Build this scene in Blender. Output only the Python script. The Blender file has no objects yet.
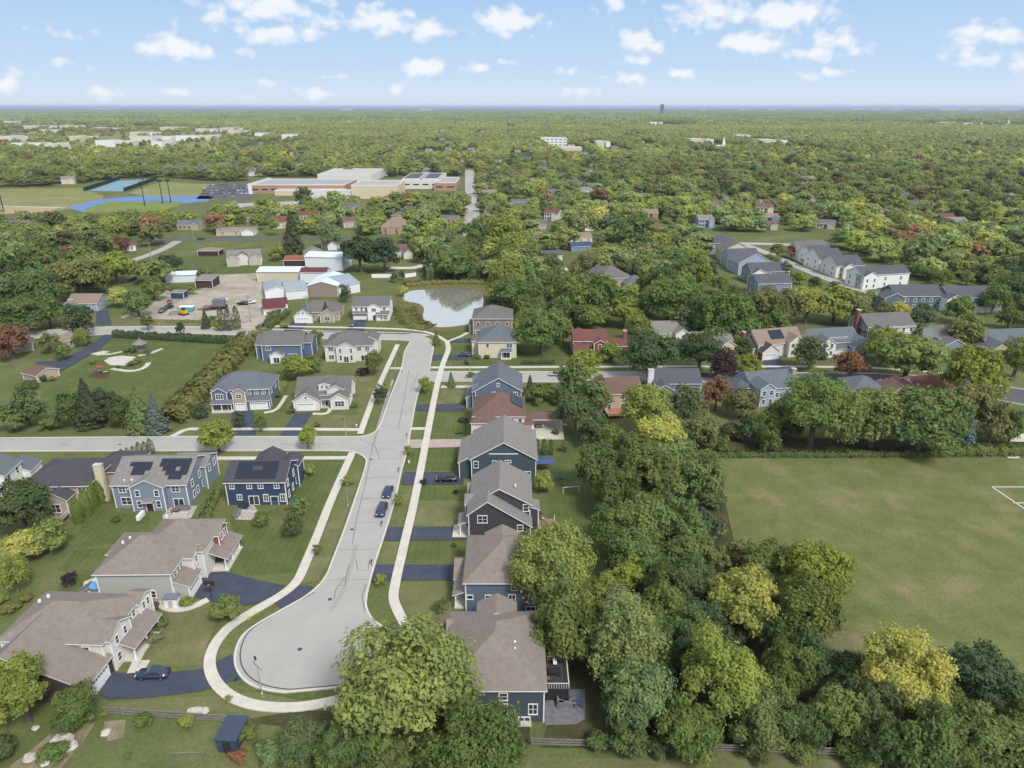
import bpy, bmesh, math, random
import numpy as np
from mathutils import Vector, Matrix
R = math.radians
C = bpy.context.scene.collection
# ------------------------------------------------------------------ camera
H = 80.0; FP = 710.0; PIT = math.atan(277/710); cP, sP = math.cos(PIT), math.sin(PIT)
cam = bpy.data.cameras.new('camera'); cam.sensor_width = 36; cam.lens = 36*FP/1024
cam.clip_start = 1; cam.clip_end = 120000
co = bpy.data.objects.new('camera', cam); C.objects.link(co)
co.location = (0, 0, H); co.rotation_euler = (R(90)-PIT, 0, 0)
bpy.context.scene.camera = co
# ------------------------------------------------------------------ world, sun, exposure
SUN_EL, SUN_AZ = R(48), R(146)          # azimuth the light comes from, clockwise from +Y
sc = bpy.context.scene
w = bpy.data.worlds.new("World"); sc.world = w; w.use_nodes = True
NT = w.node_tree; NT.nodes.clear()
def nd(t, ty, **k):
    n = t.nodes.new(ty)
    for a, b in k.items(): setattr(n, a, b)
    return n
sky = nd(NT, 'ShaderNodeTexSky', sky_type='NISHITA', sun_disc=False)
sky.sun_elevation = SUN_EL; sky.sun_rotation = SUN_AZ; sky.air_density = 1.0; sky.dust_density = 0.0; sky.ozone_density = 3.0
tc = nd(NT, 'ShaderNodeTexCoord')
ns = nd(NT, 'ShaderNodeTexNoise'); ns.inputs['Scale'].default_value = 52; ns.inputs['Detail'].default_value = 6; ns.inputs['Roughness'].default_value = .47
vm = nd(NT, 'ShaderNodeVectorMath', operation='MULTIPLY'); vm.inputs[1].default_value = (1, 1, 1.4)
NT.links.new(tc.outputs['Generated'], vm.inputs[0]); NT.links.new(vm.outputs[0], ns.inputs['Vector'])
def skydir(x, y):
    v = Vector(((x-512)/FP, cP+(384-y)/FP*sP, -sP+(384-y)/FP*cP)); return v.normalized()
CL = [(172,47,36,13,1),(265,8,70,20,.8),(278,32,50,10,.95),(378,20,42,14,1),(325,22,32,10,.7),(432,31,20,11,1),(508,23,34,14,1.1),(420,67,28,10,1.05),(313,94,16,7,.8),(336,77,16,4,.6),(104,92,14,7,.7),(172,92,15,5,.7),(320,95,18,6,.7),(478,68,16,6,.7),
 (399,90,12,7,.8),(20,72,12,5,.6),(3,84,12,7,.9),(645,45,22,11,.9),(638,35,20,9,.8),(640,62,15,7,.7),(570,72,17,6,.7),(684,73,14,6,.95),(628,78,20,7,.7),(715,8,50,18,.85),(778,14,52,13,1.05),(752,42,40,11,1),(808,54,24,8,.95),(830,40,36,11,.65),(853,53,16,8,.75),
 (985,34,38,12,1),(965,54,34,15,.6),(1022,63,14,9,.8),(836,72,14,5,.6),(810,76,12,5,.6),(578,91,18,6,.6),(65,64,34,6,.35),(60,32,26,5,.3),(610,3,30,10,.7),(240,52,12,5,.4),(270,84,8,5,.5),(240,96,10,4,.6),(505,62,14,5,.6)]
acc = None
for (x, y, rx, ry, s) in CL:
    d = skydir(x, y); az = math.atan2(d.x, d.y)
    sb = nd(NT, 'ShaderNodeVectorMath', operation='SUBTRACT'); sb.inputs[1].default_value = d
    NT.links.new(tc.outputs['Generated'], sb.inputs[0])
    # world directions near the horizon: x,y measure azimuth, z elevation
    ml = nd(NT, 'ShaderNodeVectorMath', operation='MULTIPLY'); ml.inputs[1].default_value = (FP/rx*1.08, FP/rx*1.08, FP/ry*1.15)
    NT.links.new(sb.outputs[0], ml.inputs[0])
    ln = nd(NT, 'ShaderNodeVectorMath', operation='LENGTH'); NT.links.new(ml.outputs[0], ln.inputs[0])
    mp = nd(NT, 'ShaderNodeMath', operation='MULTIPLY_ADD'); mp.inputs[1].default_value = -s*.75; mp.inputs[2].default_value = s*.95
    NT.links.new(ln.outputs['Value'], mp.inputs[0])
    if acc is None: acc = mp.outputs[0]
    else:
        mx = nd(NT, 'ShaderNodeMath', operation='MAXIMUM'); NT.links.new(acc, mx.inputs[0]); NT.links.new(mp.outputs[0], mx.inputs[1]); acc = mx.outputs[0]
a1 = nd(NT, 'ShaderNodeMath', operation='MULTIPLY_ADD'); a1.inputs[1].default_value = 1.9; a1.inputs[2].default_value = -1.12
NT.links.new(ns.outputs['Fac'], a1.inputs[0])
a2 = nd(NT, 'ShaderNodeMath', operation='ADD'); NT.links.new(acc, a2.inputs[0]); NT.links.new(a1.outputs[0], a2.inputs[1])
rp = nd(NT, 'ShaderNodeValToRGB'); rp.color_ramp.elements[0].position = .0; rp.color_ramp.elements[0].color = (0,0,0,1)
rp.color_ramp.elements[1].position = .55; rp.color_ramp.elements[1].color = (.84,.84,.84,1)
NT.links.new(a2.outputs[0], rp.inputs[0])
SKYMUL = (1.0, 1.0, 1.0)
mixb = nd(NT, 'ShaderNodeMix', data_type='RGBA'); NT.links.new(rp.outputs[0], mixb.inputs['Factor'])
sz = nd(NT, 'ShaderNodeSeparateXYZ'); NT.links.new(tc.outputs['Generated'], sz.inputs[0])
lr = nd(NT, 'ShaderNodeValToRGB'); el = lr.color_ramp.elements; el[0].position = 0; el[0].color = (.80,.90,1.0,1); el[1].position = .13; el[1].color = (.44,.655,.96,1)
e_ = el.new(.045); e_.color = (.60,.78,1.0,1)
NT.links.new(sz.outputs['Z'], lr.inputs[0])
lm = nd(NT, 'ShaderNodeVectorMath', operation='SCALE'); lm.inputs['Scale'].default_value = 4.3; NT.links.new(lr.outputs[0], lm.inputs[0])
hm = nd(NT, 'ShaderNodeMapRange'); hm.inputs['From Min'].default_value = .13; hm.inputs['From Max'].default_value = .3; NT.links.new(sz.outputs['Z'], hm.inputs['Value'])
mxs = nd(NT, 'ShaderNodeMix', data_type='RGBA'); NT.links.new(hm.outputs[0], mxs.inputs['Factor']); NT.links.new(lm.outputs[0], mxs.inputs['A'])
up = nd(NT, 'ShaderNodeMix', data_type='RGBA'); up.inputs['Factor'].default_value = .72; up.inputs['B'].default_value = (4.5,4.6,4.75,1); NT.links.new(sky.outputs[0], up.inputs['A'])   # broken high cloud overhead
NT.links.new(up.outputs['Result'], mxs.inputs['B'])
NT.links.new(mxs.outputs['Result'], mixb.inputs['A']); CLOUDCOL = mixb.inputs['B']; CLOUDCOL.default_value = (4.5, 4.55, 4.65, 1)
bg = nd(NT, 'ShaderNodeBackground'); bg.inputs['Strength'].default_value = 0.128
NT.links.new(mixb.outputs['Result'], bg.inputs['Color'])
wo = nd(NT, 'ShaderNodeOutputWorld'); NT.links.new(bg.outputs[0], wo.inputs['Surface'])
sl = bpy.data.lights.new('sun', 'SUN'); sl.energy = 2.25; sl.angle = R(14); sl.color = (1.0, .955, .90)
so = bpy.data.objects.new('sun', sl); C.objects.link(so); so.location = (0, 0, 300)
dv = Vector((math.sin(SUN_AZ)*math.cos(SUN_EL), math.cos(SUN_AZ)*math.cos(SUN_EL), math.sin(SUN_EL)))
so.rotation_euler = dv.to_track_quat('Z', 'Y').to_euler()
sc.view_settings.view_transform = 'Standard'; sc.view_settings.look = 'None'; sc.view_settings.gamma = 1
sc.view_settings.use_curve_mapping = False; sc.view_settings.exposure = 0.76
try:
    cy = sc.cycles; cy.max_bounces = 5; cy.diffuse_bounces = 3; cy.glossy_bounces = 2; cy.transmission_bounces = 2; cy.transparent_max_bounces = 4
    cy.volume_bounces = 0; cy.use_denoising = True; cy.use_adaptive_sampling = True; cy.adaptive_threshold = .02
    cy.caustics_reflective = False; cy.caustics_refractive = False
except Exception: pass

# ------------------------------------------------------------------ helpers
def g(x, y, z=0.0):
    """the spot on the level at height z that the drone sees at (x, y)"""
    dx = (x-512)/FP; dy = (384-y)/FP
    Y = cP+dy*sP; Z = -sP+dy*cP; t = (z-H)/Z
    return Vector((dx*t, Y*t, z))
def mpp(y, z=0.0):
    a, b = g(512, y, z), g(513, y, z); return abs(b.x-a.x)
_m = {}
def mat(key, col, rough=.8, var=.15, scale=1.5, metal=0, coords='Object', spec=.3, bump=0, kind='noise'):
    if key in _m: return _m[key]
    m = bpy.data.materials.new(key); m.use_nodes = True; t = m.node_tree
    b = t.nodes['Principled BSDF']; b.inputs['Roughness'].default_value = rough; b.inputs['Metallic'].default_value = metal
    b.inputs['Specular IOR Level'].default_value = spec
    if var > 0:
        tcn = nd(t, 'ShaderNodeTexCoord'); n1 = nd(t, 'ShaderNodeTexNoise'); n1.inputs['Scale'].default_value = scale; n1.inputs['Detail'].default_value = 5
        n1.inputs['Roughness'].default_value = .65
        t.links.new(tcn.outputs[coords], n1.inputs['Vector'])
        r_ = nd(t, 'ShaderNodeValToRGB'); e = r_.color_ramp.elements
        e[0].position = .3; e[1].position = .7
        e[0].color = tuple(c*(1-var) for c in col)+(1,); e[1].color = tuple(min(1, c*(1+var)) for c in col)+(1,)
        t.links.new(n1.outputs['Fac'], r_.inputs[0]); t.links.new(r_.outputs[0], b.inputs['Base Color'])
        if bump:
            bp = nd(t, 'ShaderNodeBump'); bp.inputs['Strength'].default_value = bump; t.links.new(n1.outputs['Fac'], bp.inputs['Height']); t.links.new(bp.outputs[0], b.inputs['Normal'])
    else: b.inputs['Base Color'].default_value = tuple(col)+(1,)
    _m[key] = m; return m
def banded(key, col, step, axis='z', var=.12, dark=.75, rough=.8, nscale=2.0):
    """lap siding / shingle courses: thin darker course lines plus blotches"""
    if key in _m: return _m[key]
    m = bpy.data.materials.new(key); m.use_nodes = True; t = m.node_tree
    b = t.nodes['Principled BSDF']; b.inputs['Roughness'].default_value = rough; b.inputs['Specular IOR Level'].default_value = .25
    tcn = nd(t, 'ShaderNodeTexCoord'); sx = nd(t, 'ShaderNodeSeparateXYZ'); t.links.new(tcn.outputs['Object'], sx.inputs[0])
    md = nd(t, 'ShaderNodeMath', operation='PINGPONG'); md.inputs[1].default_value = step/2
    t.links.new(sx.outputs['Z'], md.inputs[0])
    lt = nd(t, 'ShaderNodeMath', operation='LESS_THAN'); lt.inputs[1].default_value = step*.09; t.links.new(md.outputs[0], lt.inputs[0])
    n1 = nd(t, 'ShaderNodeTexNoise'); n1.inputs['Scale'].default_value = nscale; n1.inputs['Detail'].default_value = 6; n1.inputs['Roughness'].default_value = .7
    t.links.new(tcn.outputs['Object'], n1.inputs['Vector'])
    r_ = nd(t, 'ShaderNodeValToRGB'); e = r_.color_ramp.elements; e[0].position = .28; e[1].position = .72
    e[0].color = tuple(c*(1-var) for c in col)+(1,); e[1].color = tuple(min(1, c*(1+var)) for c in col)+(1,)
    t.links.new(n1.outputs['Fac'], r_.inputs[0])
    mx = nd(t, 'ShaderNodeMix', data_type='RGBA', blend_type='MULTIPLY'); t.links.new(lt.outputs[0], mx.inputs['Factor'])
    t.links.new(r_.outputs[0], mx.inputs['A']); mx.inputs['B'].default_value = (dark, dark, dark, 1)
    t.links.new(mx.outputs['Result'], b.inputs['Base Color'])
    _m[key] = m; return m
class MB:
    def __init__(s): s.v = []; s.f = []; s.mi = []
    def face(s, pts, mi=0):
        n = len(s.v); s.v += [tuple(p) for p in pts]; s.f.append(tuple(range(n, n+len(pts)))); s.mi.append(mi)
    def box(s, x0, x1, y0, y1, z0, z1, mi=0, M=None):
        P = [(x0,y0,z0),(x1,y0,z0),(x1,y1,z0),(x0,y1,z0),(x0,y0,z1),(x1,y0,z1),(x1,y1,z1),(x0,y1,z1)]
        if M is not None: P = [tuple(M @ Vector(p)) for p in P]
        n = len(s.v); s.v += P
        for f in ((3,2,1,0),(4,5,6,7),(0,1,5,4),(1,2,6,5),(2,3,7,6),(3,0,4,7)): s.f.append(tuple(n+i for i in f)); s.mi.append(mi)
    def prism(s, poly, z0, z1, mi=0, mis=None):
        n = len(s.v); k = len(poly); s.v += [(p[0],p[1],z0) for p in poly]+[(p[0],p[1],z1) for p in poly]
        s.f.append(tuple(n+i for i in reversed(range(k)))); s.mi.append(mi); s.f.append(tuple(n+k+i for i in range(k))); s.mi.append(mi)
        for i in range(k):
            j = (i+1) % k; s.f.append((n+i, n+j, n+k+j, n+k+i)); s.mi.append(mi if mis is None else mis)
    def extr(s, prof, a, b, axis, mi=0, caps=None):
        """profile (u,z) extruded along axis x or y from a to b"""
        n = len(s.v); k = len(prof)
        for t in (a, b):
            for (u, z) in prof: s.v.append((t, u, z) if axis == 'x' else (u, t, z))
        for i in range(k):
            j = (i+1) % k
            m_ = mi[i] if isinstance(mi, (list, tuple)) else mi
            s.f.append((n+i, n+j, n+k+j, n+k+i)); s.mi.append(m_)
        c_ = caps if caps is not None else (mi if not isinstance(mi, (list, tuple)) else mi[0])
        s.f.append(tuple(n+i for i in reversed(range(k)))); s.mi.append(c_); s.f.append(tuple(n+k+i for i in range(k))); s.mi.append(c_)
    def tube(s, p, q, r0, r1=None, n=6, mi=0):
        r1 = r0 if r1 is None else r1; p = Vector(p); q = Vector(q); d = (q-p).normalized()
        a = d.orthogonal().normalized(); b = d.cross(a); k = len(s.v)
        for (c, r) in ((p, r0), (q, r1)):
            for i in range(n): t = 2*math.pi*i/n; s.v.append(tuple(c+(a*math.cos(t)+b*math.sin(t))*r))
        for i in range(n): j = (i+1) % n; s.f.append((k+i, k+j, k+n+j, k+n+i)); s.mi.append(mi)
        s.f.append(tuple(k+i for i in reversed(range(n)))); s.mi.append(mi); s.f.append(tuple(k+n+i for i in range(n))); s.mi.append(mi)
    def lump(s, c, r, n=8, mi=0, seed=0, sq=.7):
        rn = random.Random(seed); k = len(s.v); rings = 4
        for i in range(rings+1):
            th = math.pi*i/rings
            for j in range(n):
                ph = 2*math.pi*j/n; q = r*(1+rn.uniform(-.18, .18))
                s.v.append((c[0]+q*math.sin(th)*math.cos(ph), c[1]+q*math.sin(th)*math.sin(ph), c[2]+q*sq*math.cos(th)))
        for i in range(rings):
            for j in range(n): s.f.append((k+i*n+j, k+(i+1)*n+j, k+(i+1)*n+(j+1) % n, k+i*n+(j+1) % n)); s.mi.append(mi)
    def mesh(s, name, mats, smooth=False):
        m = bpy.data.meshes.new(name); m.from_pydata(s.v, [], s.f)
        for a in (mats if isinstance(mats, (list, tuple)) else [mats]): m.materials.append(a)
        m.polygons.foreach_set('material_index', s.mi)
        if smooth: m.polygons.foreach_set('use_smooth', [True]*len(s.f))
        bm = bmesh.new(); bm.from_mesh(m); bmesh.ops.recalc_face_normals(bm, faces=bm.faces); bm.to_mesh(m); bm.free()
        m.update(); return m
    def build(s, name, mats, parent=None, smooth=False):
        return link(name, s.mesh(name, mats, smooth), parent)
def link(name, me, parent=None, loc=None, rz=None):
    o = bpy.data.objects.new(name, me); C.objects.link(o)
    if parent is not None: o.parent = parent
    if loc is not None: o.location = loc
    if rz is not None: o.rotation_euler.z = rz
    return o
def tag(o, label=None, cat=None, group=None, kind=None):
    if label: o['label'] = label
    if cat: o['category'] = cat
    if group: o['group'] = group
    if kind: o['kind'] = kind
    return o
def empty(name, loc, rz=0, scale=1):
    o = bpy.data.objects.new(name, None); C.objects.link(o); o.location = loc; o.rotation_euler.z = rz
    o.scale = (scale,)*3 if isinstance(scale, (int, float)) else scale; o.empty_display_size = .5; return o
KIDS = {}
def copy_tree(o, parent=None):
    c = o.copy(); C.objects.link(c)
    if parent is not None: c.parent = parent
    for ch in list(o.children): copy_tree(ch, c)
    return c
def sheet(name, pts, z, m, kind='structure', px=True, **kw):
    P = [(g(x, y).x, g(x, y).y, z) for x, y in pts] if px else [(x, y, z) for x, y in pts]
    b = MB(); b.face(P); o = b.build(name, m)
    me = o.data
    if me.polygons[0].normal.z < 0: me.flip_normals()
    tag(o, kind=kind, **kw); return o
def smooth_line(pts, it=2):
    for _ in range(it):
        q = [pts[0]]
        for a, b in zip(pts, pts[1:]): q += [a*.75+b*.25, a*.25+b*.75]
        q.append(pts[-1]); pts = q
    return pts
def strip(name, pts, wd, z, m, px=True, th=0.0, sm=2, kind='structure', close=False):
    P = [Vector(g(x, y)[:2]) for x, y in pts] if px else [Vector(p[:2]) for p in pts]
    if close: P = P+[P[0]]
    if sm: P = smooth_line(P, sm)
    L = []; Rr = []
    for i, p in enumerate(P):
        d = (P[min(i+1, len(P)-1)]-P[max(i-1, 0)]).normalized(); n = Vector((-d.y, d.x))*wd/2
        L.append(p+n); Rr.append(p-n)
    b = MB()
    for i in range(len(P)-1):
        a0, a1, b0, b1 = L[i], L[i+1], Rr[i], Rr[i+1]
        b.face([(b0.x,b0.y,z),(b1.x,b1.y,z),(a1.x,a1.y,z),(a0.x,a0.y,z)])
        if th:
            b.face([(a0.x,a0.y,z),(a1.x,a1.y,z),(a1.x,a1.y,z-th),(a0.x,a0.y,z-th)])
            b.face([(b1.x,b1.y,z),(b0.x,b0.y,z),(b0.x,b0.y,z-th),(b1.x,b1.y,z-th)])
    o = b.build(name, m); tag(o, kind=kind); return o
# ------------------------------------------------------------------ ground materials
def grass_mat(key, c1, c2, c3, s1=.012, s2=.35, coords='Object', stripes=0):
    m = bpy.data.materials.new(key); m.use_nodes = True; t = m.node_tree; b = t.nodes['Principled BSDF']
    b.inputs['Roughness'].default_value = 1; b.inputs['Specular IOR Level'].default_value = .05
    tcn = nd(t, 'ShaderNodeTexCoord')
    def noise(s, d=5, ro=.6):
        n = nd(t, 'ShaderNodeTexNoise'); n.inputs['Scale'].default_value = s; n.inputs['Detail'].default_value = d; n.inputs['Roughness'].default_value = ro
        t.links.new(tcn.outputs[coords], n.inputs['Vector']); return n.outputs['Fac']
    def ramp(f, a, b_, p=.42, q=.6):
        r_ = nd(t, 'ShaderNodeValToRGB'); e = r_.color_ramp.elements; e[0].position = p; e[1].position = q; e[0].color = a; e[1].color = b_; t.links.new(f, r_.inputs[0]); return r_.outputs[0]
    m1 = ramp(noise(s1*6, 6, .65), tuple(c1)+(1,), tuple(c2)+(1,), .35, .65)
    k = ramp(noise(s1*2.3, 4), (0,0,0,1), (1,1,1,1), .5, .72)
    mx = nd(t, 'ShaderNodeMix', data_type='RGBA'); t.links.new(k, mx.inputs['Factor']); t.links.new(m1, mx.inputs['A']); mx.inputs['B'].default_value = tuple(c3)+(1,)
    f = ramp(noise(s2*3, 4, .7), (.78,.78,.78,1), (1.16,1.16,1.16,1), .3, .7)
    m2 = nd(t, 'ShaderNodeMix', data_type='RGBA', blend_type='MULTIPLY'); m2.inputs['Factor'].default_value = 1
    t.links.new(mx.outputs['Result'], m2.inputs['A']); t.links.new(f, m2.inputs['B']); t.links.new(m2.outputs['Result'], b.inputs['Base Color'])
    if stripes:
        wv = nd(t, 'ShaderNodeTexWave'); wv.inputs['Scale'].default_value = stripes; wv.inputs['Distortion'].default_value = 1.2; wv.inputs['Detail'].default_value = 2; wv.inputs['Detail Scale'].default_value = .3
        t.links.new(tcn.outputs[coords], wv.inputs['Vector']); wr = ramp(wv.outputs['Fac'], (.95,.96,.95,1), (1.04,1.03,1.03,1), .3, .7)
        m3 = nd(t, 'ShaderNodeMix', data_type='RGBA', blend_type='MULTIPLY'); m3.inputs['Factor'].default_value = 1; t.links.new(m2.outputs['Result'], m3.inputs['A']); t.links.new(wr, m3.inputs['B']); t.links.new(m3.outputs['Result'], b.inputs['Base Color'])
    _m[key] = m; return m
G_BASE = grass_mat('ground_grass', (.092,.120,.042), (.125,.142,.055), (.165,.158,.078), .02, .5)
G_GREEN = grass_mat('lawn_green', (.078,.104,.034), (.100,.124,.043), (.130,.140,.058), .06, .8, stripes=.22)
G_DRY = grass_mat('lawn_dry', (.120,.130,.055), (.150,.148,.070), (.20,.18,.10), .06, .8)
G_FIELD = grass_mat('field_grass', (.105,.130,.045), (.145,.155,.058), (.20,.178,.090), .04, .6)
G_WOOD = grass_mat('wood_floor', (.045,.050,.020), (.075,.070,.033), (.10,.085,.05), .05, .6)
G_GRAVEL = grass_mat('gravel', (.30,.27,.22), (.40,.36,.30), (.22,.19,.15), .03, .6)
M_CONC = mat('street_concrete', (.335,.322,.30), .92, .06, .16)
M_WALK = mat('walk_concrete', (.50,.47,.41), .9, .12, .6)
M_KERB = mat('kerb_concrete', (.50,.48,.44), .9, .1, .8)
M_DRIVE = mat('driveway_asphalt', (.050,.058,.082), .9, .2, .35)
M_ASPH = mat('road_asphalt', (.085,.088,.098), .9, .2, .2)
M_PINK = mat('paver_drive', (.36,.29,.26), .9, .15, 1)
M_TAR = mat('tar', (.06,.06,.062), .7, .1, 2)
M_WHITE = mat('white_trim', (.74,.74,.73), .6, .05, 2)
M_DARK = mat('dark_iron', (.03,.03,.032), .5, .1, 3)
M_PATIO = mat('patio_stone', (.36,.32,.27), .9, .25, 1.4)
M_MULCH = mat('mulch', (.07,.045,.03), 1, .3, 2)
M_WOOD = mat('weathered_wood', (.20,.175,.15), .9, .3, 3)
M_DECK = mat('brown_deck', (.16,.10,.08), .9, .25, 3)
M_METAL = mat('galvanised', (.45,.45,.46), .45, .1, 2, metal=.6)
M_STONE = mat('pale_stone', (.46,.43,.38), .9, .25, 1.2)
def glass_mat():
    m = bpy.data.materials.new('window_glass'); m.use_nodes = True; b = m.node_tree.nodes['Principled BSDF']
    b.inputs['Base Color'].default_value = (.035,.042,.05,1); b.inputs['Roughness'].default_value = .12; b.inputs['Specular IOR Level'].default_value = .7
    return m
M_GLASS = glass_mat()
M_SOLAR = mat('solar_cells', (.010,.014,.03), .22, .2, 3, spec=.6)
M_RIM = mat('rim', (.4,.4,.42), .3, .05, 2, metal=.8); M_TYRE = mat('tyre', (.02,.02,.02), .9, .1, 3)

# ------------------------------------------------------------------ ground and streets
FAR = 60000
sheet('ground', [(-FAR,-300),(FAR,-300),(FAR,FAR),(-FAR,FAR)], 0, G_BASE, px=False)
# woodland floor under the distant canopy
_lv = [0]
def lvl(k):
    if k <= 2: _lv[0] += 1; return .0022*_lv[0]
    return {3: .150, 4: .155, 5: .160}.get(k, .165)
# street outline (left kerb going south, round the turning circle, right kerb back north)
LK = [(411,341.5),(404,352),(402.5,367.5),(389,400),(381,425),(376.5,432),(368,436),(358,437.2)]
WN = [(300,437.2),(180,437),(0,438.5)]
WS = [(0,451.5),(180,451),(330,450.8)]
LK2 = [(350,451.2),(358,453.5),(365,457.5),(367.5,463),(355,500),(344,532),(333,560),(326,579),(310,595),(283,610),(258.6,623.7),(244,634),(238,644),(234.5,657),(236,669),(243,680),(255,687.5),(270,691.5),(285,693)]
cc = Vector((-31.3, 93.0))
def arc(c, r, a0, a1, n): return [Vector((c.x+r*math.cos(R(a0+(a1-a0)*i/n)), c.y+r*math.sin(R(a0+(a1-a0)*i/n)))) for i in range(n+1)]
v2 = lambda p: Vector(g(*p)[:2])
r_c = (v2((285,693))-cc).length
ARC = arc(cc, r_c+.2, -72, 2, 10)
RK = [(386,630),(372,620),(366.5,610),(365.6,600.6),(370,581),(376,560),(385.5,532),(396,497),(401,472.5),(407,452),(409,440),(416,400),(421,385.5)]
RK2 = [(424,382.8),(430,382.4)]
R3S = [(520,382.2),(640,382.2),(760,382.6),(868,383.5),(900,385),(940,390),(985,398),(1060,412)]
R3N = [(1060,395),(1006,387),(960,380),(908,375.5),(868,373.6),(760,373),(640,372.3),(520,372),(432,372)]
RK3 = [(429.5,370.5),(430,366),(432,356),(433.5,349),(432.5,343),(429,339.3),(424,337.2)]
RNS = [(398,340.2),(330,339.2),(250,335.6),(170,333),(110,334.5),(40,338),(-60,346)]
RNN = [(-60,337),(40,331),(110,327),(170,326.5),(250,328.2),(330,331.6),(400,333),(424,334.5),(430,335.8)]
V = lambda L: [v2(p) for p in L]
left = smooth_line(V(LK),2); left2 = smooth_line(V(LK2),2); rk = smooth_line([ARC[-1]]+V(RK)+V(RK2),1)
# main street surface as pieces that share edges, split so that every face stays simple
poly = left+V(WN)+V(WS)+left2+ARC[1:]+rk+V(R3S)[:3]+list(reversed(V(R3N)[-3:]))[::-1]+V(RK3)+[v2((430,335.8)),v2((424,334.5)),v2((411,333.5))]
def flat(name, P, z, m, kind='structure'):
    b = MB(); b.face([(p[0],p[1],z) for p in P]); o = b.build(name, m)
    if o.data.polygons[0].normal.z < 0: o.data.flip_normals()
    return tag(o, kind=kind)
flat('street', poly, lvl(3), M_CONC)
flat('road', V(R3S)[2:]+V(R3N)[:4]+V(R3N)[4:6]+[v2((640,372.3))], lvl(2), M_ASPH)
flat('road', V(RNS)+list(V(RNN)[:8])+[v2((411,333.5)), v2((411,341.5))], lvl(2), M_CONC)
def kerb(P, w_=.35, m=None, h=.24):
    return strip('kerb', P, w_, h, m or M_KERB, px=False, th=h, sm=0)
kerb(V(WN)[::-1]+left[::-1]); kerb(V(WS)+left2+ARC[1:]+[p for p in rk]); kerb(V(R3N)[::-1][:5] and V(R3N)[-1:]+V(R3N)[::-1][1:]); kerb(V(R3S)); kerb(V(RK3)[::1])
kerb(V(RNS)); kerb(V(RNN))
# gutter line inside the turning circle
strip('gutter', smooth_line(V(LK2[8:]),2)+ARC[1:8], .2, lvl(5), M_TAR, px=False, sm=0).location = (.62, .55, 0)
# sidewalks
def walk(P, wd=1.6, m=None, sm=2): return strip('sidewalk', P, wd, .19+(.0005*len(bpy.data.objects))%.02, m or M_WALK, th=.19, sm=sm)
walk([(447,342),(449,350),(443.5,362),(437.5,382),(426,442),(415,500),(402.5,552),(394.5,587),(393,600),(399,614),(409,632),(413,652),(406,674),(382,688),(353,697),(332,702),(299,708.5),(261,707.5),(234,700),(216,685),(209,668),(211,652),(220,637),(231.5,625),(256,610),(283,595),(297,583),(304,568),(319,532),(330,502.5),(352.5,452.5)], 1.75)
walk([(360,434.5),(372.5,400),(385,372.5),(397.5,345)], 1.6, sm=0)
walk([(447,342),(436,335),(418,330.3),(380,328.5),(275,326.5)], 1.5)
walk([(362,430),(300,429.6),(190,429.3),(183,431),(172,437)], 1.5, sm=0)
walk([(346,458.2),(212,458.7),(150,459)], 1.5, sm=0)
walk([(390,368.6),(403,368.6)], 1.4, sm=0)
walk([(431,367.8),(560,367.2),(700,366.8),(845,367),(905,370),(960,375)], 1.5, sm=1)
walk([(441,387.2),(480,387),(520,386.6)], 1.5, sm=0)
walk([(411,429),(426,429)], 1.3, sm=0); walk([(447,342),(459,337.5),(468,333)], 1.2, sm=0)
walk([(553,424.8),(567,425.2)], 1, sm=0)
# lawns: irregular pieces of greener or drier turf
def lawn(P, m, k, name='lawn'): return sheet(name, P, lvl(k), m)
lawn([(452,345),(600,345),(600,366),(452,366)], G_GREEN, 1)
lawn([(444,388),(470,388),(468,402),(438,404)], G_DRY, 1)
lawn([(437,412),(468,412),(466,439),(429,439)], G_GREEN, 1)
lawn([(427,447),(466,447),(464,471),(421,471)], G_GREEN, 1)
lawn([(415,486),(466,486),(465,500),(411,500)], G_GREEN, 1)
lawn([(411,501),(466,501),(465,526),(406,526)], G_DRY, 1)
lawn([(404,541),(467,541),(466,563),(399,563)], G_GREEN, 1)
lawn([(398,582),(450,580),(452,640),(404,628)], G_DRY, 1)
for P in ([(419,388),(434,388),(431,402),(416,402)],[(416,413),(430,413),(427,427),(413,427)],[(408,448),(421,448),(416,470),(402,470)],[(397,502),(412,486),(409,502),(399,525)],[(386,543),(399,543),(394,565),(379,565)]): lawn(P, G_DRY if P[0][1]>480 else G_GREEN, 1)
lawn([(548,430),(600,430),(612,560),(560,640),(548,560)], G_GREEN, 1)
lawn([(95,498),(115,512),(150,516),(150,540),(70,548)], G_GREEN, 2)
lawn([(75,550),(110,548),(103,575),(90,600),(30,640),(45,590)], G_GREEN, 1)
lawn([(20,610),(52,570),(66,572),(44,612),(10,650),(0,650)], G_DRY, 2)
lawn([(300,460),(345,460),(318,520),(296,570),(245,575),(230,520),(290,505)], G_GREEN, 1)
lawn([(238,540),(300,540),(296,572),(250,575)], G_GREEN, 2)
lawn([(352,470),(362,470),(330,560),(318,580),(300,585),(312,560)], G_DRY, 1)
lawn([(160,618),(225,600),(205,650),(203,666),(128,668),(135,640)], G_DRY, 1)
lawn([(245,690),(300,700),(330,697),(325,690)], G_GREEN, 1)
lawn([(110,703),(215,696),(240,712),(110,714)], G_DRY, 1)
lawn([(60,345),(120,338),(238,345),(205,380),(170,425),(60,430),(40,395),(100,352)], G_GREEN, 1)
lawn([(262,370),(290,372),(285,412),(262,412)], G_GREEN, 1)
lawn([(300,415),(360,415),(355,428),(296,428)], G_DRY, 1)
lawn([(355,360),(385,360),(362,428),(352,400)], G_DRY, 2)
lawn([(130,266),(262,245),(262,278),(140,284)], G_GREEN, 1)
lawn([(40,290),(110,312),(108,324),(40,324)], G_DRY, 1)
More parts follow.
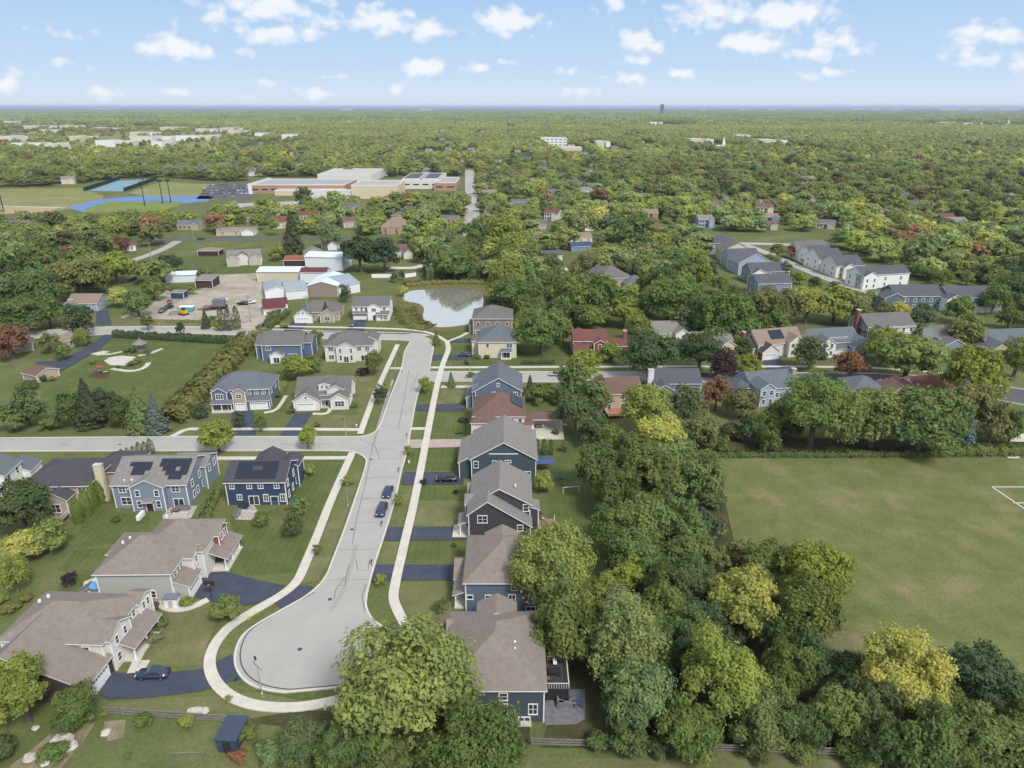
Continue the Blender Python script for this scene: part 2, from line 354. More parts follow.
lawn([(110,317),(240,322),(238,327),(112,326)], G_DRY, 2)
lawn([(404,328),(448,338),(466,334),(470,328)], G_GREEN, 1)
lawn([(690,395),(760,395),(760,440),(690,440)], G_DRY, 1)
sheet('soccer_field', [(712,458.5),(1100,458.5),(1300,640),(1150,700),(900,690),(800,640),(735,545)], lvl(2), G_FIELD)
sheet('dry_field_edge', [(775,620),(900,640),(900,700),(800,690),(760,660)], lvl(3), G_DRY)
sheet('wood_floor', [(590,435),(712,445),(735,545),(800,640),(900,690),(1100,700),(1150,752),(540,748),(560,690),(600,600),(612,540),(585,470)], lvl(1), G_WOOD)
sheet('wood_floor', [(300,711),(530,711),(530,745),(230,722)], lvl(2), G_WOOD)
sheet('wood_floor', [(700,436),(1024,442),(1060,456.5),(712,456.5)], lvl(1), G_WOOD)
sheet('dirt', [(58,728),(96,722),(84,742),(62,768),(20,785),(8,768),(34,748)], lvl(2), grass_mat('sandy_soil', (.20,.17,.11), (.26,.22,.15), (.14,.13,.06), .08, .7)); sheet('dirt', [(104,722),(126,720),(124,738),(108,742)], lvl(2), _m['sandy_soil'])
sheet('verge', [(530,758),(900,760),(1000,900),(400,900)], lvl(2), G_DRY)
# driveways
def drive(P, m=None): return sheet('driveway', P, lvl(4), m or M_DRIVE)
drive([(191,596),(202,574),(225,572),(256,580),(288,587),(308,586),(314,588),(309,595),(283,610),(275,604),(256,604),(246,606),(210,602)])
drive([(99,695),(111,673),(150,675),(203,669.5),(231,655),(234,657),(236,669),(241,679),(222,685),(200,692),(150,698),(108,700)])
drive([(232,412),(254,411),(256,437),(229,437.2)]); drive([(295,414),(312.5,412.5),(299,437),(279,437)])
drive([(418,404.5),(466,404.5),(466,411.5),(416,411.5)]); drive([(404.5,472.5),(464,472.5),(464,485),(401,485)])
drive([(388,527.5),(468,527.5),(468,540.5),(384,541)]); drive([(376,565),(466,565),(462,580.5),(371,581)])
drive([(409,440),(471,439.5),(471,447.5),(407.5,448.5)], M_PINK)
drive([(432,355),(474,355),(472,360),(431,360.5)]); drive([(447,338.5),(470,338.5),(470,342.5),(447,342.5)])
drive([(291,322.5),(308,322.5),(302,331),(284,331)]); drive([(351,320),(366,320),(364,332),(346,332)])
drive([(105,335),(115,335),(101,349),(78,362),(56,374.5),(36,369),(36,362),(60,361),(88,347)])
drive([(761,357),(778,357),(792,371),(768,371)]); drive([(96,312),(108,310),(112,325),(96,325)])
drive([(840,362),(868,362),(872,372),(846,372)])
walk([(146,661),(140,672)],1.3,sm=0); walk([(158,603),(168,610),(185,610),(198,605),(208,600)],1.3); walk([(131,674),(140,655),(146,641)],1.2,sm=0)
walk([(264,413),(276,411),(282,403),(286,396)],1.1); walk([(313,414),(328,414.5),(331,407)],1.1); pass
sheet('patio', [(162,517),(170,508),(198,506),(190,521),(180,523),(165,523)], lvl(3), M_PATIO)
sheet('patio', [(237,508),(252,503),(258,511),(252,521),(235,520)], lvl(3), M_PATIO)
sheet('patio', [(527,424),(551,424),(552,437),(530,438)], lvl(3), M_STONE)
sheet('patio', [(542,712),(550,690),(585,690),(585,720),(576,725),(545,726)], lvl(3), mat('dark_pavers', (.15,.15,.16), .9, .3, 1.5))
# farm yard of pale gravel
sheet('gravel_yard', [(218,275),(262,273),(262,290),(282,300),(286,312),(262,332),(236,331),(228,322),(120,318),(155,300),(165,290),(200,290)], lvl(2), G_GRAVEL)
# tar seams on the concrete street
for P in ([(388,395),(383,415),(372,450),(366,482),(357,518),(352,545)],[(349,565),(346,577),(339,586),(336,590),(334,600)],[(356,560),(358,571),(368,571),(370,560)],[(339,579),(346,579),(345,586),(338,586)],[(399,360),(393,385),(389,398)],[(409,370),(404,400),(398,430)],
    [(366,585),(362,598),(365,612)],[(377,450),(395,449)],[(372,478),(384,476)],[(362,500),(372,498)],[(253,662),(256,666),(262,671)],[(419,372),(410,392)],[(360,440),(375,446),(380,460)],[(60,444),(70,446)],[(280,445),(330,444)]):
    strip('tar_seam', P, .10, lvl(5), M_TAR, sm=0)
for i in range(14):
    Y = 107+i*9.5; xc = -30.0-(Y-127)*.033; strip('slab_joint', [(xc-4.1,Y-.15),(xc+4.1,Y+.1)], .06, lvl(5), M_TAR, px=False, sm=0)
for P in ([(356,546),(345,590),(330,612)],[(372,448),(385,405),(393,380)]): strip('worn_wheel_track', P, .8, lvl(4), mat('worn_track', (.29,.275,.255), .9, .06, .3), sm=2)
for x, y in ((352,530),(300,650),(330,600),(371,460),(402,372),(120,445)):
    q = g(x, y); b = MB(); b.tube((q.x,q.y,.14),(q.x,q.y,.166),.38,.38,12); tag(b.build('manhole_cover', M_TAR), 'dark iron manhole cover '+{352:'halfway down the street',300:'in the middle of the turning circle',330:'at the neck of the turning circle',371:'just below the crossroads',402:'near the upper side street',120:'in the west side street'}[x], 'manhole cover')
# road and lanes further off
def far_strip(name, P, wd, m, z=.03): return strip(name, P, wd, z, m, sm=1)
far_strip('road', [(130,240),(210,239.5),(300,239),(360,239)], 9, M_ASPH, .05)
far_strip('lane', [(178,241),(160,251),(128,262),(112,270)], 6, M_CONC, .04)
far_strip('road', [(472,236),(472,205),(470.5,186),(469.5,170)], 12, M_CONC, .05)
far_strip('lane', [(528,300),(540,283),(560,272),(585,262),(592,250)], 4.5, M_WALK, .05)
far_strip('road', [(1060,470),(1020,462),(1010,455),(1012,445),(1030,435)], 3, M_WALK, .05)
far_strip('road', [(740,243),(775,256),(810,272),(850,287),(885,297),(940,300)], 6.5, M_CONC, .05)
far_strip('road', [(690,244),(740,243),(830,246)], 8, M_CONC, .04)
far_strip('sidewalk', [(790,255),(830,272),(866,288)], 2, M_WALK, .05)
far_strip('road', [(640,195),(662,204),(690,212)], 12, M_CONC, .05)
far_strip('road', [(210,270),(240,272),(262,275)], 6, M_CONC, .05)
far_strip('lane', [(390,268),(420,268),(436,258)], 6, M_WALK, .05)
# school sports grounds
G_SP = grass_mat('sports_turf', (.14,.20,.05), (.17,.22,.06), (.2,.22,.08), .01, .1)
G_SAND = grass_mat('infield', (.33,.26,.16), (.36,.29,.18), (.3,.25,.15), .02, .2)
G_PALE = grass_mat('pale_meadow', (.17,.19,.07), (.22,.22,.09), (.26,.24,.12), .01, .1)
M_TRK = mat('track_blue', (.11,.19,.36), .8, .12, .05); M_CRT = mat('court_blue', (.15,.27,.32), .8, .08, .05)
sheet('sports_field', [(0,189),(80,188),(104,196),(98,204),(60,211),(0,209)], .04, G_PALE)
sheet('sports_field', [(0,207),(60,207),(48,213),(0,214)], .05, G_SAND)
sheet('sports_field', [(128,193),(160,182),(222,185),(226,195),(150,197)], .04, G_PALE)
sheet('running_track', [(66,207.5),(100,199.5),(130,196.5),(180,195.8),(214,196),(208,201.5),(180,203.5),(130,209),(85,212.5)], .05, M_TRK)
sheet('sports_field', [(84,209),(108,202),(182,201.3),(178,206),(150,212),(88,212.5)], .06, G_SP)
sheet('tennis_court', [(88,191),(118,180.5),(154,179.5),(126,191.5)], .06, M_CRT)
sheet('parking_lot', [(196,199),(210,184.5),(256,183),(252,199)], .05, M_ASPH)
sheet('parking_lot', [(225,204),(300,201),(300,207),(230,208)], .05, M_CONC)
for P in ([(0,206),(66,208)],): far_strip('path', P, 3, M_WALK, .07)
# soccer pitch marks, pond with its reed bank
for P in ([(992,487.5),(1100,487.5)],[(992,487.5),(1040,520)],[(1013,503.5),(1060,503.5)]): strip('pitch_line', P, .3, lvl(4), mat('pitch_paint', (.6,.6,.55), .9, .1), sm=0)
pond = [(402,297),(408,291),(430,289.5),(460,289),(481,291),(484,300),(482,312),(478,322),(462,326),(440,328),(428,326),(422,318),(425,308),(418,303),(405,302)]
wm = bpy.data.materials.new('water'); wm.use_nodes = True; wb = wm.node_tree.nodes['Principled BSDF']
wb.inputs['Metallic'].default_value = .7; wb.inputs['Base Color'].default_value = (.62,.60,.54,1); wb.inputs['Roughness'].default_value = .05; wb.inputs['Specular IOR Level'].default_value = 1.0; wb.inputs['IOR'].default_value = 1.6
nb = nd(wm.node_tree, 'ShaderNodeTexNoise'); nb.inputs['Scale'].default_value = 2.5; bb = nd(wm.node_tree, 'ShaderNodeBump'); bb.inputs['Strength'].default_value = .02
wm.node_tree.links.new(nb.outputs['Fac'], bb.inputs['Height']); wm.node_tree.links.new(bb.outputs[0], wb.inputs['Normal'])
flat('pond_water', smooth_line(V(pond)+[v2(pond[0])], 2), lvl(4), wm)
G_REED = grass_mat('reed_bank', (.12,.115,.045), (.17,.14,.06), (.10,.12,.04), .1, 1)
sheet('pond_bank', [(395,290),(408,278),(485,278),(492,300),(490,326),(462,331),(436,332),(402,330),(400,318),(404,305),(396,300)], lvl(3), G_REED)

# ------------------------------------------------------------------ houses
SID = {'navy': (.040,.062,.115), 'slate': (.115,.15,.20), 'dkslate': (.064,.080,.100), 'charcoal': (.060,.060,.066), 'teal': (.060,.085,.098), 'blue': (.11,.15,.23), 'greyblue': (.20,.235,.29),
       'ltblue': (.30,.37,.46), 'beige': (.46,.42,.35), 'cream': (.58,.53,.38), 'sage': (.38,.40,.36), 'white': (.72,.72,.70), 'tan': (.40,.34,.26), 'brick': (.24,.085,.06), 'pinkbrick': (.42,.24,.18), 'stone': (.36,.31,.25),
       'taupe': (.27,.22,.18), 'offwhite': (.62,.60,.55), 'darkbrown': (.055,.04,.035), 'metalwhite': (.66,.68,.70), 'metalcream': (.55,.49,.38), 'orange': (.38,.23,.155), 'stucco': (.60,.50,.36)}
ROOF = {k: tuple(c*(1.0 if k in ('metal','flatwhite','flatgrey','metaldark') else .86) for c in v) for k, v in {'grey': (.155,.148,.145), 'taupe': (.245,.208,.182), 'bluegrey': (.135,.15,.17), 'dark': (.075,.073,.085), 'brown': (.165,.105,.085), 'redbrown': (.17,.075,.06), 'lgrey': (.23,.215,.20), 'slate': (.10,.105,.12),
        'metal': (.55,.60,.66), 'metaldark': (.26,.30,.34), 'maroon': (.13,.045,.05), 'rust': (.27,.11,.06), 'tan': (.27,.21,.16), 'flatgrey': (.30,.30,.31), 'solarblue': (.22,.32,.46), 'flatwhite': (.40,.39,.365), 'navyshade': (.05,.08,.17)}.items()}
def sid(k): return banded('siding_'+k, SID[k], .22, var=.07, dark=.80)
def rfm(k): return banded('shingles_'+k, ROOF[k], .17, var=.17, dark=.84, rough=.95, nscale=1.1)
_wm = {}
def win_mesh(w, h, n, ny=2):
    k = (round(w,2), round(h,2), n, ny)
    if k in _wm: return _wm[k]
    b = MB(); t = .13
    b.box(-w/2-t, w/2+t, -.07, 0, h/2, h/2+t*1.3); b.box(-w/2-t*1.2, w/2+t*1.2, -.12, 0, -h/2-t, -h/2)
    b.box(-w/2-t, -w/2, -.07, 0, -h/2, h/2); b.box(w/2, w/2+t, -.07, 0, -h/2, h/2)
    for i in range(1, n): x = -w/2+w*i/n; b.box(x-.05, x+.05, -.065, 0, -h/2, h/2)
    if ny > 1: b.box(-w/2, w/2, -.045, 0, -.03, .03)
    f = b.mesh('window', M_WHITE)
    p = MB(); p.box(-w/2, w/2, -.02, .03, -h/2, h/2); pm = p.mesh('pane', M_GLASS)
    _wm[k] = (f, pm); return _wm[k]
_dm = {}
def door_mesh(w, h, kind):
    k = (w, h, kind)
    if k in _dm: return _dm[k]
    b = MB(); b.box(-w/2-.14, -w/2, -.07, 0, 0, h+.14); b.box(w/2, w/2+.14, -.07, 0, 0, h+.14); b.box(-w/2, w/2, -.07, 0, h, h+.14)
    if kind == 'garage':
        n = 4
        for i in range(n): b.box(-w/2, w/2, -.04, .01, h*i/n+.015, h*(i+1)/n-.015)
        for i in range(int(w/.62)): x = -w/2+.31+i*.62; b.box(x-.2, x+.2, -.05, -.03, h*.8, h*.92, 1)
        m = b.mesh('garage_door', [M_WHITE, M_GLASS])
    elif kind == 'slider':
        b.box(-w/2, w/2, -.03, .01, 0, .12); b.box(-.05, .05, -.05, .01, .12, h); b.box(-w/2+.02, -.05, -.02, .01, .12, h, 1); b.box(.05, w/2-.02, -.02, .01, .12, h, 1)
        m = b.mesh('patio_door', [M_WHITE, M_GLASS])
    else:
        b.box(-w/2, w/2, -.03, .01, 0, h, 1); b.box(-w/2+.15, w/2-.15, -.04, -.03, h*.55, h*.9, 2)
        m = b.mesh('front_door', [M_WHITE, mat('door_'+kind, {'dark': (.06,.03,.025), 'red': (.25,.04,.03), 'blue': (.05,.08,.16)}.get(kind, (.06,.03,.025)), .5, .1), M_GLASS])
    _dm[k] = m; return m
RZ = {'S': 0, 'E': R(90), 'N': R(180), 'W': R(-90)}
class House:
    def __init__(s, label, loc, rz=0, wall='beige', roof='grey', name='house', cat='house', group=None, trim=True):
        s.e = empty(name, (loc[0], loc[1], 0), rz); tag(s.e, label, cat, group)
        s.W = []; s.wall = MB(); s.roof = MB(); s.tr = MB(); s.wm = [sid(wall)]; s.rm = [rfm(roof), M_WHITE]; s.wk = {wall: 0}; s.trim = trim; s.rn = 'roof'
    def wmi(s, k):
        if k is None: return 0
        if k not in s.wk: s.wk[k] = len(s.wm); s.wm.append(sid(k))
        return s.wk[k]
    def rmi(s, k):
        if k is None: return 0
        m = rfm(k)
        if m not in s.rm: s.rm.append(m)
        return s.rm.index(m)
    def wing(s, x0, x1, y0, y1, e, t='gx', p=.55, ov=.4, b=0, m=None, r=None, rx=None, e2=None, open_=False, gm=None):
        """t: gx ridge along x, gy ridge along y, h hip, hx hip with given ridge, sS/sN/sE/sW shed falling that way, f flat"""
        s.W.append((x0,x1,y0,y1,e,b)); wi = s.wmi(m); ri = s.rmi(r); T = .20; B = s.roof
        if t in ('gx','gy'):
            a0, a1, c0, c1 = (y0, y1, x0, x1) if t == 'gx' else (x0, x1, y0, y1)
            ax = 'x' if t == 'gx' else 'y'
            mid = (a0+a1)/2 if rx is None else rx; eb = e if e2 is None else e2
            rz = e+(mid-a0)*p; p2 = (rz-eb)/(a1-mid)
            if not open_: s.wall.extr([(a0,b),(a0,e),(mid,rz-.02),(a1,eb),(a1,b)], c0, c1, ax, mi=wi, caps=wi if gm is None else s.wmi(gm))
            A = a0-ov; Bq = a1+ov; za = e-ov*p+.06; zb = eb-ov*p2+.06
            B.extr([(A,za),(A,za+T),(mid,rz+.06+T),(Bq,zb+T),(Bq,zb),(mid,rz+.06)], c0-ov*.8, c1+ov*.8, ax, mi=[1,ri,ri,1,1,1], caps=1)
        elif t[0] == 'h':
            if not open_: s.wall.box(x0,x1,y0,y1,b,e,wi)
            X0,X1,Y0,Y1 = x0-ov,x1+ov,y0-ov,y1+ov; w_,d_ = X1-X0,Y1-Y0; z0 = e+.02; z1 = z0+T; h = min(w_,d_)/2*p
            if (w_ >= d_ or t == 'hx') and t != 'hy': k = d_/2; r0,r1 = (X0+min(k,w_/2-.05),(Y0+Y1)/2,z1+h),(X1-min(k,w_/2-.05),(Y0+Y1)/2,z1+h)
            else: k = w_/2; r0,r1 = ((X0+X1)/2,Y0+min(k,d_/2-.05),z1+h),((X0+X1)/2,Y1-min(k,d_/2-.05),z1+h)
            c = [(X0,Y0),(X1,Y0),(X1,Y1),(X0,Y1)]; q = [(a,b_,z1) for a,b_ in c]
            for i in range(4): j = (i+1)%4; B.face([c[i]+(z0,),c[j]+(z0,),q[j],q[i]],1)
            B.face([(a,b_,z0) for a,b_ in reversed(c)],1)
            if (w_ >= d_ or t == 'hx') and t != 'hy': B.face([q[0],q[1],r1,r0],ri); B.face([q[1],q[2],r1],ri); B.face([q[2],q[3],r0,r1],ri); B.face([q[3],q[0],r0],ri)
            else: B.face([q[0],q[1],r0],ri); B.face([q[1],q[2],r1,r0],ri); B.face([q[2],q[3],r1],ri); B.face([q[3],q[0],r0,r1],ri)
        elif t[0] == 's':
            d = t[1]; L = (x1-x0) if d in 'EW' else (y1-y0); z = e+L*p
            if not open_:
                if d == 'S': s.wall.extr([(y0,b),(y0,e),(y1,z),(y1,b)], x0, x1, 'x', mi=wi)
                elif d == 'N': s.wall.extr([(y0,b),(y0,z),(y1,e),(y1,b)], x0, x1, 'x', mi=wi)
                elif d == 'W': s.wall.extr([(x0,b),(x0,e),(x1,z),(x1,b)], y0, y1, 'y', mi=wi)
                else: s.wall.extr([(x0,b),(x0,z),(x1,e),(x1,b)], y0, y1, 'y', mi=wi)
            o = ov; T = .16; u0 = .05
            if d in 'SN': a0,a1,c0,c1,ax = y0,y1,x0-.2,x1+.2,'x'
            else: a0,a1,c0,c1,ax = x0,x1,y0-.2,y1+.2,'y'
            if d in 'SW': pr = [(a0-o,e-o*p+u0),(a0-o,e-o*p+u0+T),(a1,z+u0+T),(a1,z+u0)]; mi = [1,ri,1,1]
            else: pr = [(a0,z+u0),(a0,z+u0+T),(a1+o,e-o*p+u0+T),(a1+o,e-o*p+u0)]; mi = [1,ri,1,1]
            B.extr(pr, c0, c1, ax, mi=mi, caps=1)
        else:
            s.wall.box(x0,x1,y0,y1,b,e,wi); B.box(x0+.3,x1-.3,y0+.3,y1-.3,e-.05,e+.06,ri)
            for (a,b_,c_,d_) in ((x0-.05,x1+.05,y0-.05,y0+.3),(x0-.05,x1+.05,y1-.3,y1+.05),(x0-.05,x0+.3,y0+.3,y1-.3),(x1-.3,x1+.05,y0+.3,y1-.3)): B.box(a,b_,c_,d_,e-.15,e+.5,1 if ov else ri)
        if s.trim and not open_ and t != 'f':
            for (cx,cy_) in ((x0,y0),(x1,y0),(x0,y1),(x1,y1)):
                zt = e
                if e2 is not None: zt = e if (cx == x0 if t == 'gy' else cy_ == y0) else e2
                if t[0] == 's': zt = min(e, 99)
                s.tr.box(cx-.09,cx+.09,cy_-.09,cy_+.09,b+.01,zt-.03)
        return len(s.W)-1
    def pos(s, i, side, u, off=0):
        x0,x1,y0,y1,e,b = s.W[i]
        return {'S': (x0+u,y0-off), 'N': (x0+u,y1+off), 'W': (x0-off,y0+u), 'E': (x1+off,y0+u)}[side]
    def win(s, i, side, u, z, w=.9, h=1.4, n=1, ny=2, pane=True):
        f, p = win_mesh(w, h, n, ny); q = s.pos(i, side, u)
        o = link('window', f, s.e, (q[0], q[1], z), RZ[side]); link('pane', p, o)
    def row(s, i, side, z, us, w=.9, h=1.4, n=1):
        for u in us: s.win(i, side, u, z, w, h, n)
    def auto(s, i, side, floors=(1.5,4.3), n=3, w=.95, h=1.35, k=1):
        x0,x1,y0,y1,e,b = s.W[i]; L = (x1-x0) if side in 'SN' else (y1-y0)
        for z in floors:
            if z+.8 > e+b*0: continue
            for q in range(n): s.win(i, side, L*(q+.5)/n, z, w, h, k)
    def door(s, i, side, u, w=2.4, h=2.1, kind='slider', z=0):
        q = s.pos(i, side, u); me = door_mesh(w, h, kind); link(me.name.split('.')[0], me, s.e, (q[0], q[1], z+.02), RZ[side])
    def chimney(s, x, y, w, d, z0, z1, m='brick'):
        b = MB(); b.box(x-w/2,x+w/2,y-d/2,y+d/2,z0,z1); b.box(x-w/2-.08,x+w/2+.08,y-d/2-.08,y+d/2+.08,z1,z1+.18,1)
        o = b.build('chimney', [sid(m), M_STONE], s.e)
    def porch(s, x0, x1, y0, y1, z=.35, posts=(), top=2.5, m=None):
        b = MB(); b.box(x0,x1,y0,y1,0,z); b.build('porch_floor', m or M_WALK, s.e)
        for (px_,py_) in posts:
            p = MB(); p.box(px_-.11,px_+.11,py_-.11,py_+.11,z,top-.03); p.box(px_-.17,px_+.17,py_-.17,py_+.17,z,z+.5); p.build('porch_post', M_WHITE, s.e)
    def solar(s, corners, nx, ny, skip=(), name='solar_panel'):
        """modules on a roof slope; corners: lower left, lower right, upper left, in house coordinates"""
        a, b_, c_ = [Vector(q) for q in corners]; ux = (b_-a)/nx; uy = (c_-a)/ny; n = ux.cross(uy).normalized()
        B = MB()
        for i in range(nx):
            for j in range(ny):
                if (i, j) in skip: continue
                p = a+ux*i+uy*j+ux*.03+uy*.02; q = [p, p+ux*.94, p+ux*.94+uy*.96, p+uy*.96]
                lo = [v+n*.04 for v in q]; hi = [v+n*.11 for v in q]
                B.face(hi, 0)
                for k in range(4): B.face([lo[k],lo[(k+1)%4],hi[(k+1)%4],hi[k]],1)
        me = bpy.data.meshes.new(name); me.from_pydata(B.v, [], B.f); me.materials.append(M_SOLAR); me.materials.append(mat('panel_edge', (.10,.11,.14), .5, .05)); me.polygons.foreach_set('material_index', B.mi); link(name, me, s.e)
    def vents(s, pts):
        for (x, y, z) in pts:
            b = MB(); b.box(x-.16,x+.16,y-.16,y+.16,z-.2,z+.32); b.build('roof_vent', M_WHITE, s.e)
    def done(s):
        if s.tr.v:
            n = len(s.wall.v); s.wall.v += s.tr.v; s.wall.f += [tuple(i+n for i in f) for f in s.tr.f]; s.wall.mi += [len(s.wm)]*len(s.tr.f); s.wm.append(M_WHITE)
        s.wall.build('wall', s.wm, s.e); r_ = s.roof.build(s.rn, s.rm, s.e)
        
        return s
def deck(parent, x0, x1, y0, y1, z, m=None, rail='SEW', name='deck'):
    b = MB(); b.box(x0,x1,y0,y1,z-.15,z); n = int((x1-x0)/.8)
    for cx in (x0+.1,x1-.1):
        for cy_ in (y0+.1,y1-.1): b.box(cx-.07,cx+.07,cy_-.07,cy_+.07,0,z-.15)
    o = b.build(name, m or M_DECK, parent); r_ = MB()
    for s_ in rail:
        if s_ in 'SN':
            yy = y0+.05 if s_ == 'S' else y1-.05; r_.box(x0,x1,yy-.03,yy+.03,z+.9,z+.98); k = max(2,int((x1-x0)/.35))
            for i in range(k+1): xx = x0+.04+(x1-x0-.08)*i/k; r_.box(xx-.025,xx+.025,yy-.025,yy+.025,z,z+.9)
        else:
            xx = x0+.05 if s_ == 'W' else x1-.05; r_.box(xx-.03,xx+.03,y0,y1,z+.9,z+.98); k = max(2,int((y1-y0)/.35))
            for i in range(k+1): yy = y0+.04+(y1-y0-.08)*i/k; r_.box(xx-.025,xx+.025,yy-.025,yy+.025,z,z+.9)
    if r_.v: r_.build('railing', M_WHITE, o)
    return o

# --- row on the east side of the turning street, nearest first
h = House('dark slate two-storey house with a hipped brown-grey roof, nearest the wooden fence', (-9.2, 75.2), 0, 'dkslate', 'taupe')
a = h.wing(0,13.6,0,15.5,5.8,'hy',.56,.45); b_ = h.wing(-1.6,2,6,12,4.2,'gx',.6,.35); c_ = h.wing(-.6,3,11,15.9,5.0,'gx',.55,.35)
h.wing(-2.2,0,1,6.1,2.7,'sW',.3,.3)
h.wing(4,9.6,14,18.2,5.75,'gy',.55,.4)
h.win(a,'S',8.0,4.6,1.05,1.15,1); h.win(a,'S',5.3,2.5,.75,1.2,2,1); h.win(a,'S',8.0,2.35,1.05,1.7,2); h.win(a,'S',12.1,2.35,1.1,1.7,2); h.win(a,'S',10.9,.45,1.5,.8,2,1); h.win(a,'S',2.4,4.6,1.05,1.2,1); h.win(a,'S',2.4,2.3,1.05,1.6,2)
h.row(a,'E',4.5,(2.5,6,9.5,13)); h.door(a,'E',6.2,2.4,2.1,'slider',2.45); h.row(a,'E',2.2,(2,10,13)); h.door(b_,'W',3,4.8,2.2,'garage'); h.row(c_,'W',3.4,(2.4,)); h.row(a,'W',4.6,(3,))
h.vents([(9.6,5.0,8.2),(9.6,6.3,8.25)])
w_ = MB(); w_.box(10.0,11.9,-.9,-.02,0,.25); w_.build('window_well', M_STONE, h.e)
dk = deck(h.e, 13.75, 17.4, 3.6, 9.4, 2.45, mat('dark_deck',(.055,.05,.05),.8,.2,2), 'SEN'); sk = MB(); sk.box(13.8,17.3,3.75,3.85,.1,2.25); sk.build('deck_skirt', M_DARK, dk); h.done()
h = House('slate-blue two-storey house with taupe hipped roof, behind the nearest dark slate house', (-7.8, 98.6), 0, 'slate', 'taupe')
a = h.wing(0,12.3,0,13.5,5.8,'hy',.6,.45); b_ = h.wing(-2.2,2,5,11,3.0,'gx',.6,.35); h.wing(-2.0,0,.6,5,2.8,'sW',.35,.35,open_=True); h.porch(-2.1,-.02,.6,5,.3,[(-1.8,.9),(-1.8,4.5)],2.75)
h.wing(3,9,12,16,5.0,'gy',.55)
h.win(a,'S',8.3,5.0,1.05,1.2); h.win(a,'S',.7,2.9,.9,.7,1,1); h.win(a,'S',3.8,2.9,.9,.7,1,1); h.win(a,'S',5.5,2.7,.7,1.1,2,1); h.win(a,'S',7.8,2.5,1.05,1.7,2); h.win(a,'S',12.0-.8,2.5,1.1,1.7,2); h.win(a,'S',11.0,.5,1.5,.8,2,1); h.row(a,'E',4.4,(3,7,11)); h.door(b_,'W',3,4.8,2.2,'garage'); h.vents([(8.5,6,8)])
h.done()
h = House('charcoal-sided house with stepped taupe gables, third in the row above the fence', (-8.5, 120.2), 0, 'charcoal', 'lgrey')
a = h.wing(0,12.1,0,4,5.7,'gy',.75,.45,rx=3.7,e2=3.0); c_ = h.wing(.3,12.2,3.6,15.5,5.8,'gy',.62,.45,rx=5.9)
d_ = h.wing(-.9,1.2,4.6,8.6,5.2,'gx',.5,.3); h.wing(-.7,2.3,10.8,14.6,4.3,'gx',.6,.35)
h.win(a,'S',2.7,4.6,1.75,1.5,2); h.win(a,'S',10.1,2.6,1.0,1.2); h.win(c_,'S',11.0,5.0,1.0,1.4); h.row(c_,'E',4.4,(3,6,9)); h.row(d_,'W',4,(2,))
h.wing(-2,0,1,5,2.7,'sW',.3,.3,open_=True); h.porch(-3.4,-.02,.5,5,.2,[(-1.8,1.2),(-1.8,4.6)],2.7); h.door(c_,'E',5,2.2,2.1); h.vents([(9.2,6.5,8.4)])
h.wing(12.1,13.8,3.5,7,4.6,'sE',.35,.3)
deck(h.e, 13.9, 17.3, 2.2, 6.8, .5, mat('red_deck',(.26,.16,.12),.9,.2,2), 'SE'); h.done()
h = House('teal-grey house with wide white-banded gable and a blue canopy at its side', (-9.2, 143.8), 0, 'teal', 'lgrey')
a = h.wing(0,14.6,0,14.8,5.6,'gy',.56,.5,gm=None); b_ = h.wing(-2.9,.1,1.2,13.5,4.1,'sW',.5,.4)
h.tr.box(4.0,10.6,-.1,-.01,6.85,7.05)
h.win(a,'S',1.0,4.2,.9,1.5,1); h.win(a,'S',5.2,4.4,.8,1.4,1); h.win(a,'S',8.3,5.0,1.2,.45,2,1); h.win(a,'S',12.6,1.9,1.6,.9,2,1); h.row(a,'E',4.3,(3,7,11)); h.door(a,'E',3,2.4,2.1); h.done()
TEAL = h
h = House('brown-roofed house with white walls and sky-reflecting roof panels beside covered patio', (-9.9, 164.8), 0, 'offwhite', 'brown')
a = h.wing(0,13.0,2.5,15,5.7,'hy',.62,.45); b_ = h.wing(-.4,6.5,0,6,4.9,'h',.55,.4); c_ = h.wing(9,15,1.6,5.5,3.6,'sS',.3,.35)
h.win(b_,'S',4.2,3.8,1.7,1.2,2); h.win(a,'S',12.0,4.4,.8,1.4); h.row(a,'E',4.2,(3,7,10)); h.auto(a,'W',n=3); h.wing(12.8,15.2,3.5,8,3,'sE',.4,.3)
h.solar([(12.8,6.0,6.5),(12.8,12.0,6.5),(9.6,6.0,8.5)],6,2,name='solar_panel')
h.done()
h = House('slate-blue gabled house at the corner of the side street, with white rakes', (-10.3, 184.8), 0, 'slate', 'bluegrey')
a = h.wing(0,12.9,0,13.5,5.8,'gy',.58,.45); b_ = h.wing(-2.6,.1,2,9,2.9,'sW',.4,.35); h.wing(-1,3,8,13,5.0,'gx',.5,.35); h.wing(-.8,2.8,1,6,5.2,'gx',.5,.35)
h.win(a,'S',5.2,5.0,.9,.8,1,1); h.win(a,'S',11.3,4.6,1.0,1.5,2); h.win(a,'S',6.4,7.6,.5,.8,1,1); h.auto(a,'E',n=3); h.auto(a,'N',n=3); h.done()
h = House('pale yellow two-storey house with blue-grey hipped roof beyond the side street', (-11.3, 229.5), 0, 'cream', 'bluegrey')
a = h.wing(0,12.7,0,13,5.7,'hx',.55,.5); b_ = h.wing(-2.4,.1,3,10,5.0,'h',.5,.4); h.wing(-1.6,8,12.8,17,6,'h',.5,.4,m='taupe',r='grey')
h.win(a,'S',10.4,4.4,1.8,1.3,2); h.win(a,'S',3.0,4.5,.9,1.3); h.win(a,'S',7.8,1.5,.9,1.3); h.door(a,'S',9.5,2.2,2.1); h.wing(7.6,11,-1.8,0,2.7,'sS',.3,.2,open_=True); h.porch(7.6,11,-1.9,-.02,.2,[(7.8,-1.7),(10.8,-1.7)],2.7); h.done()
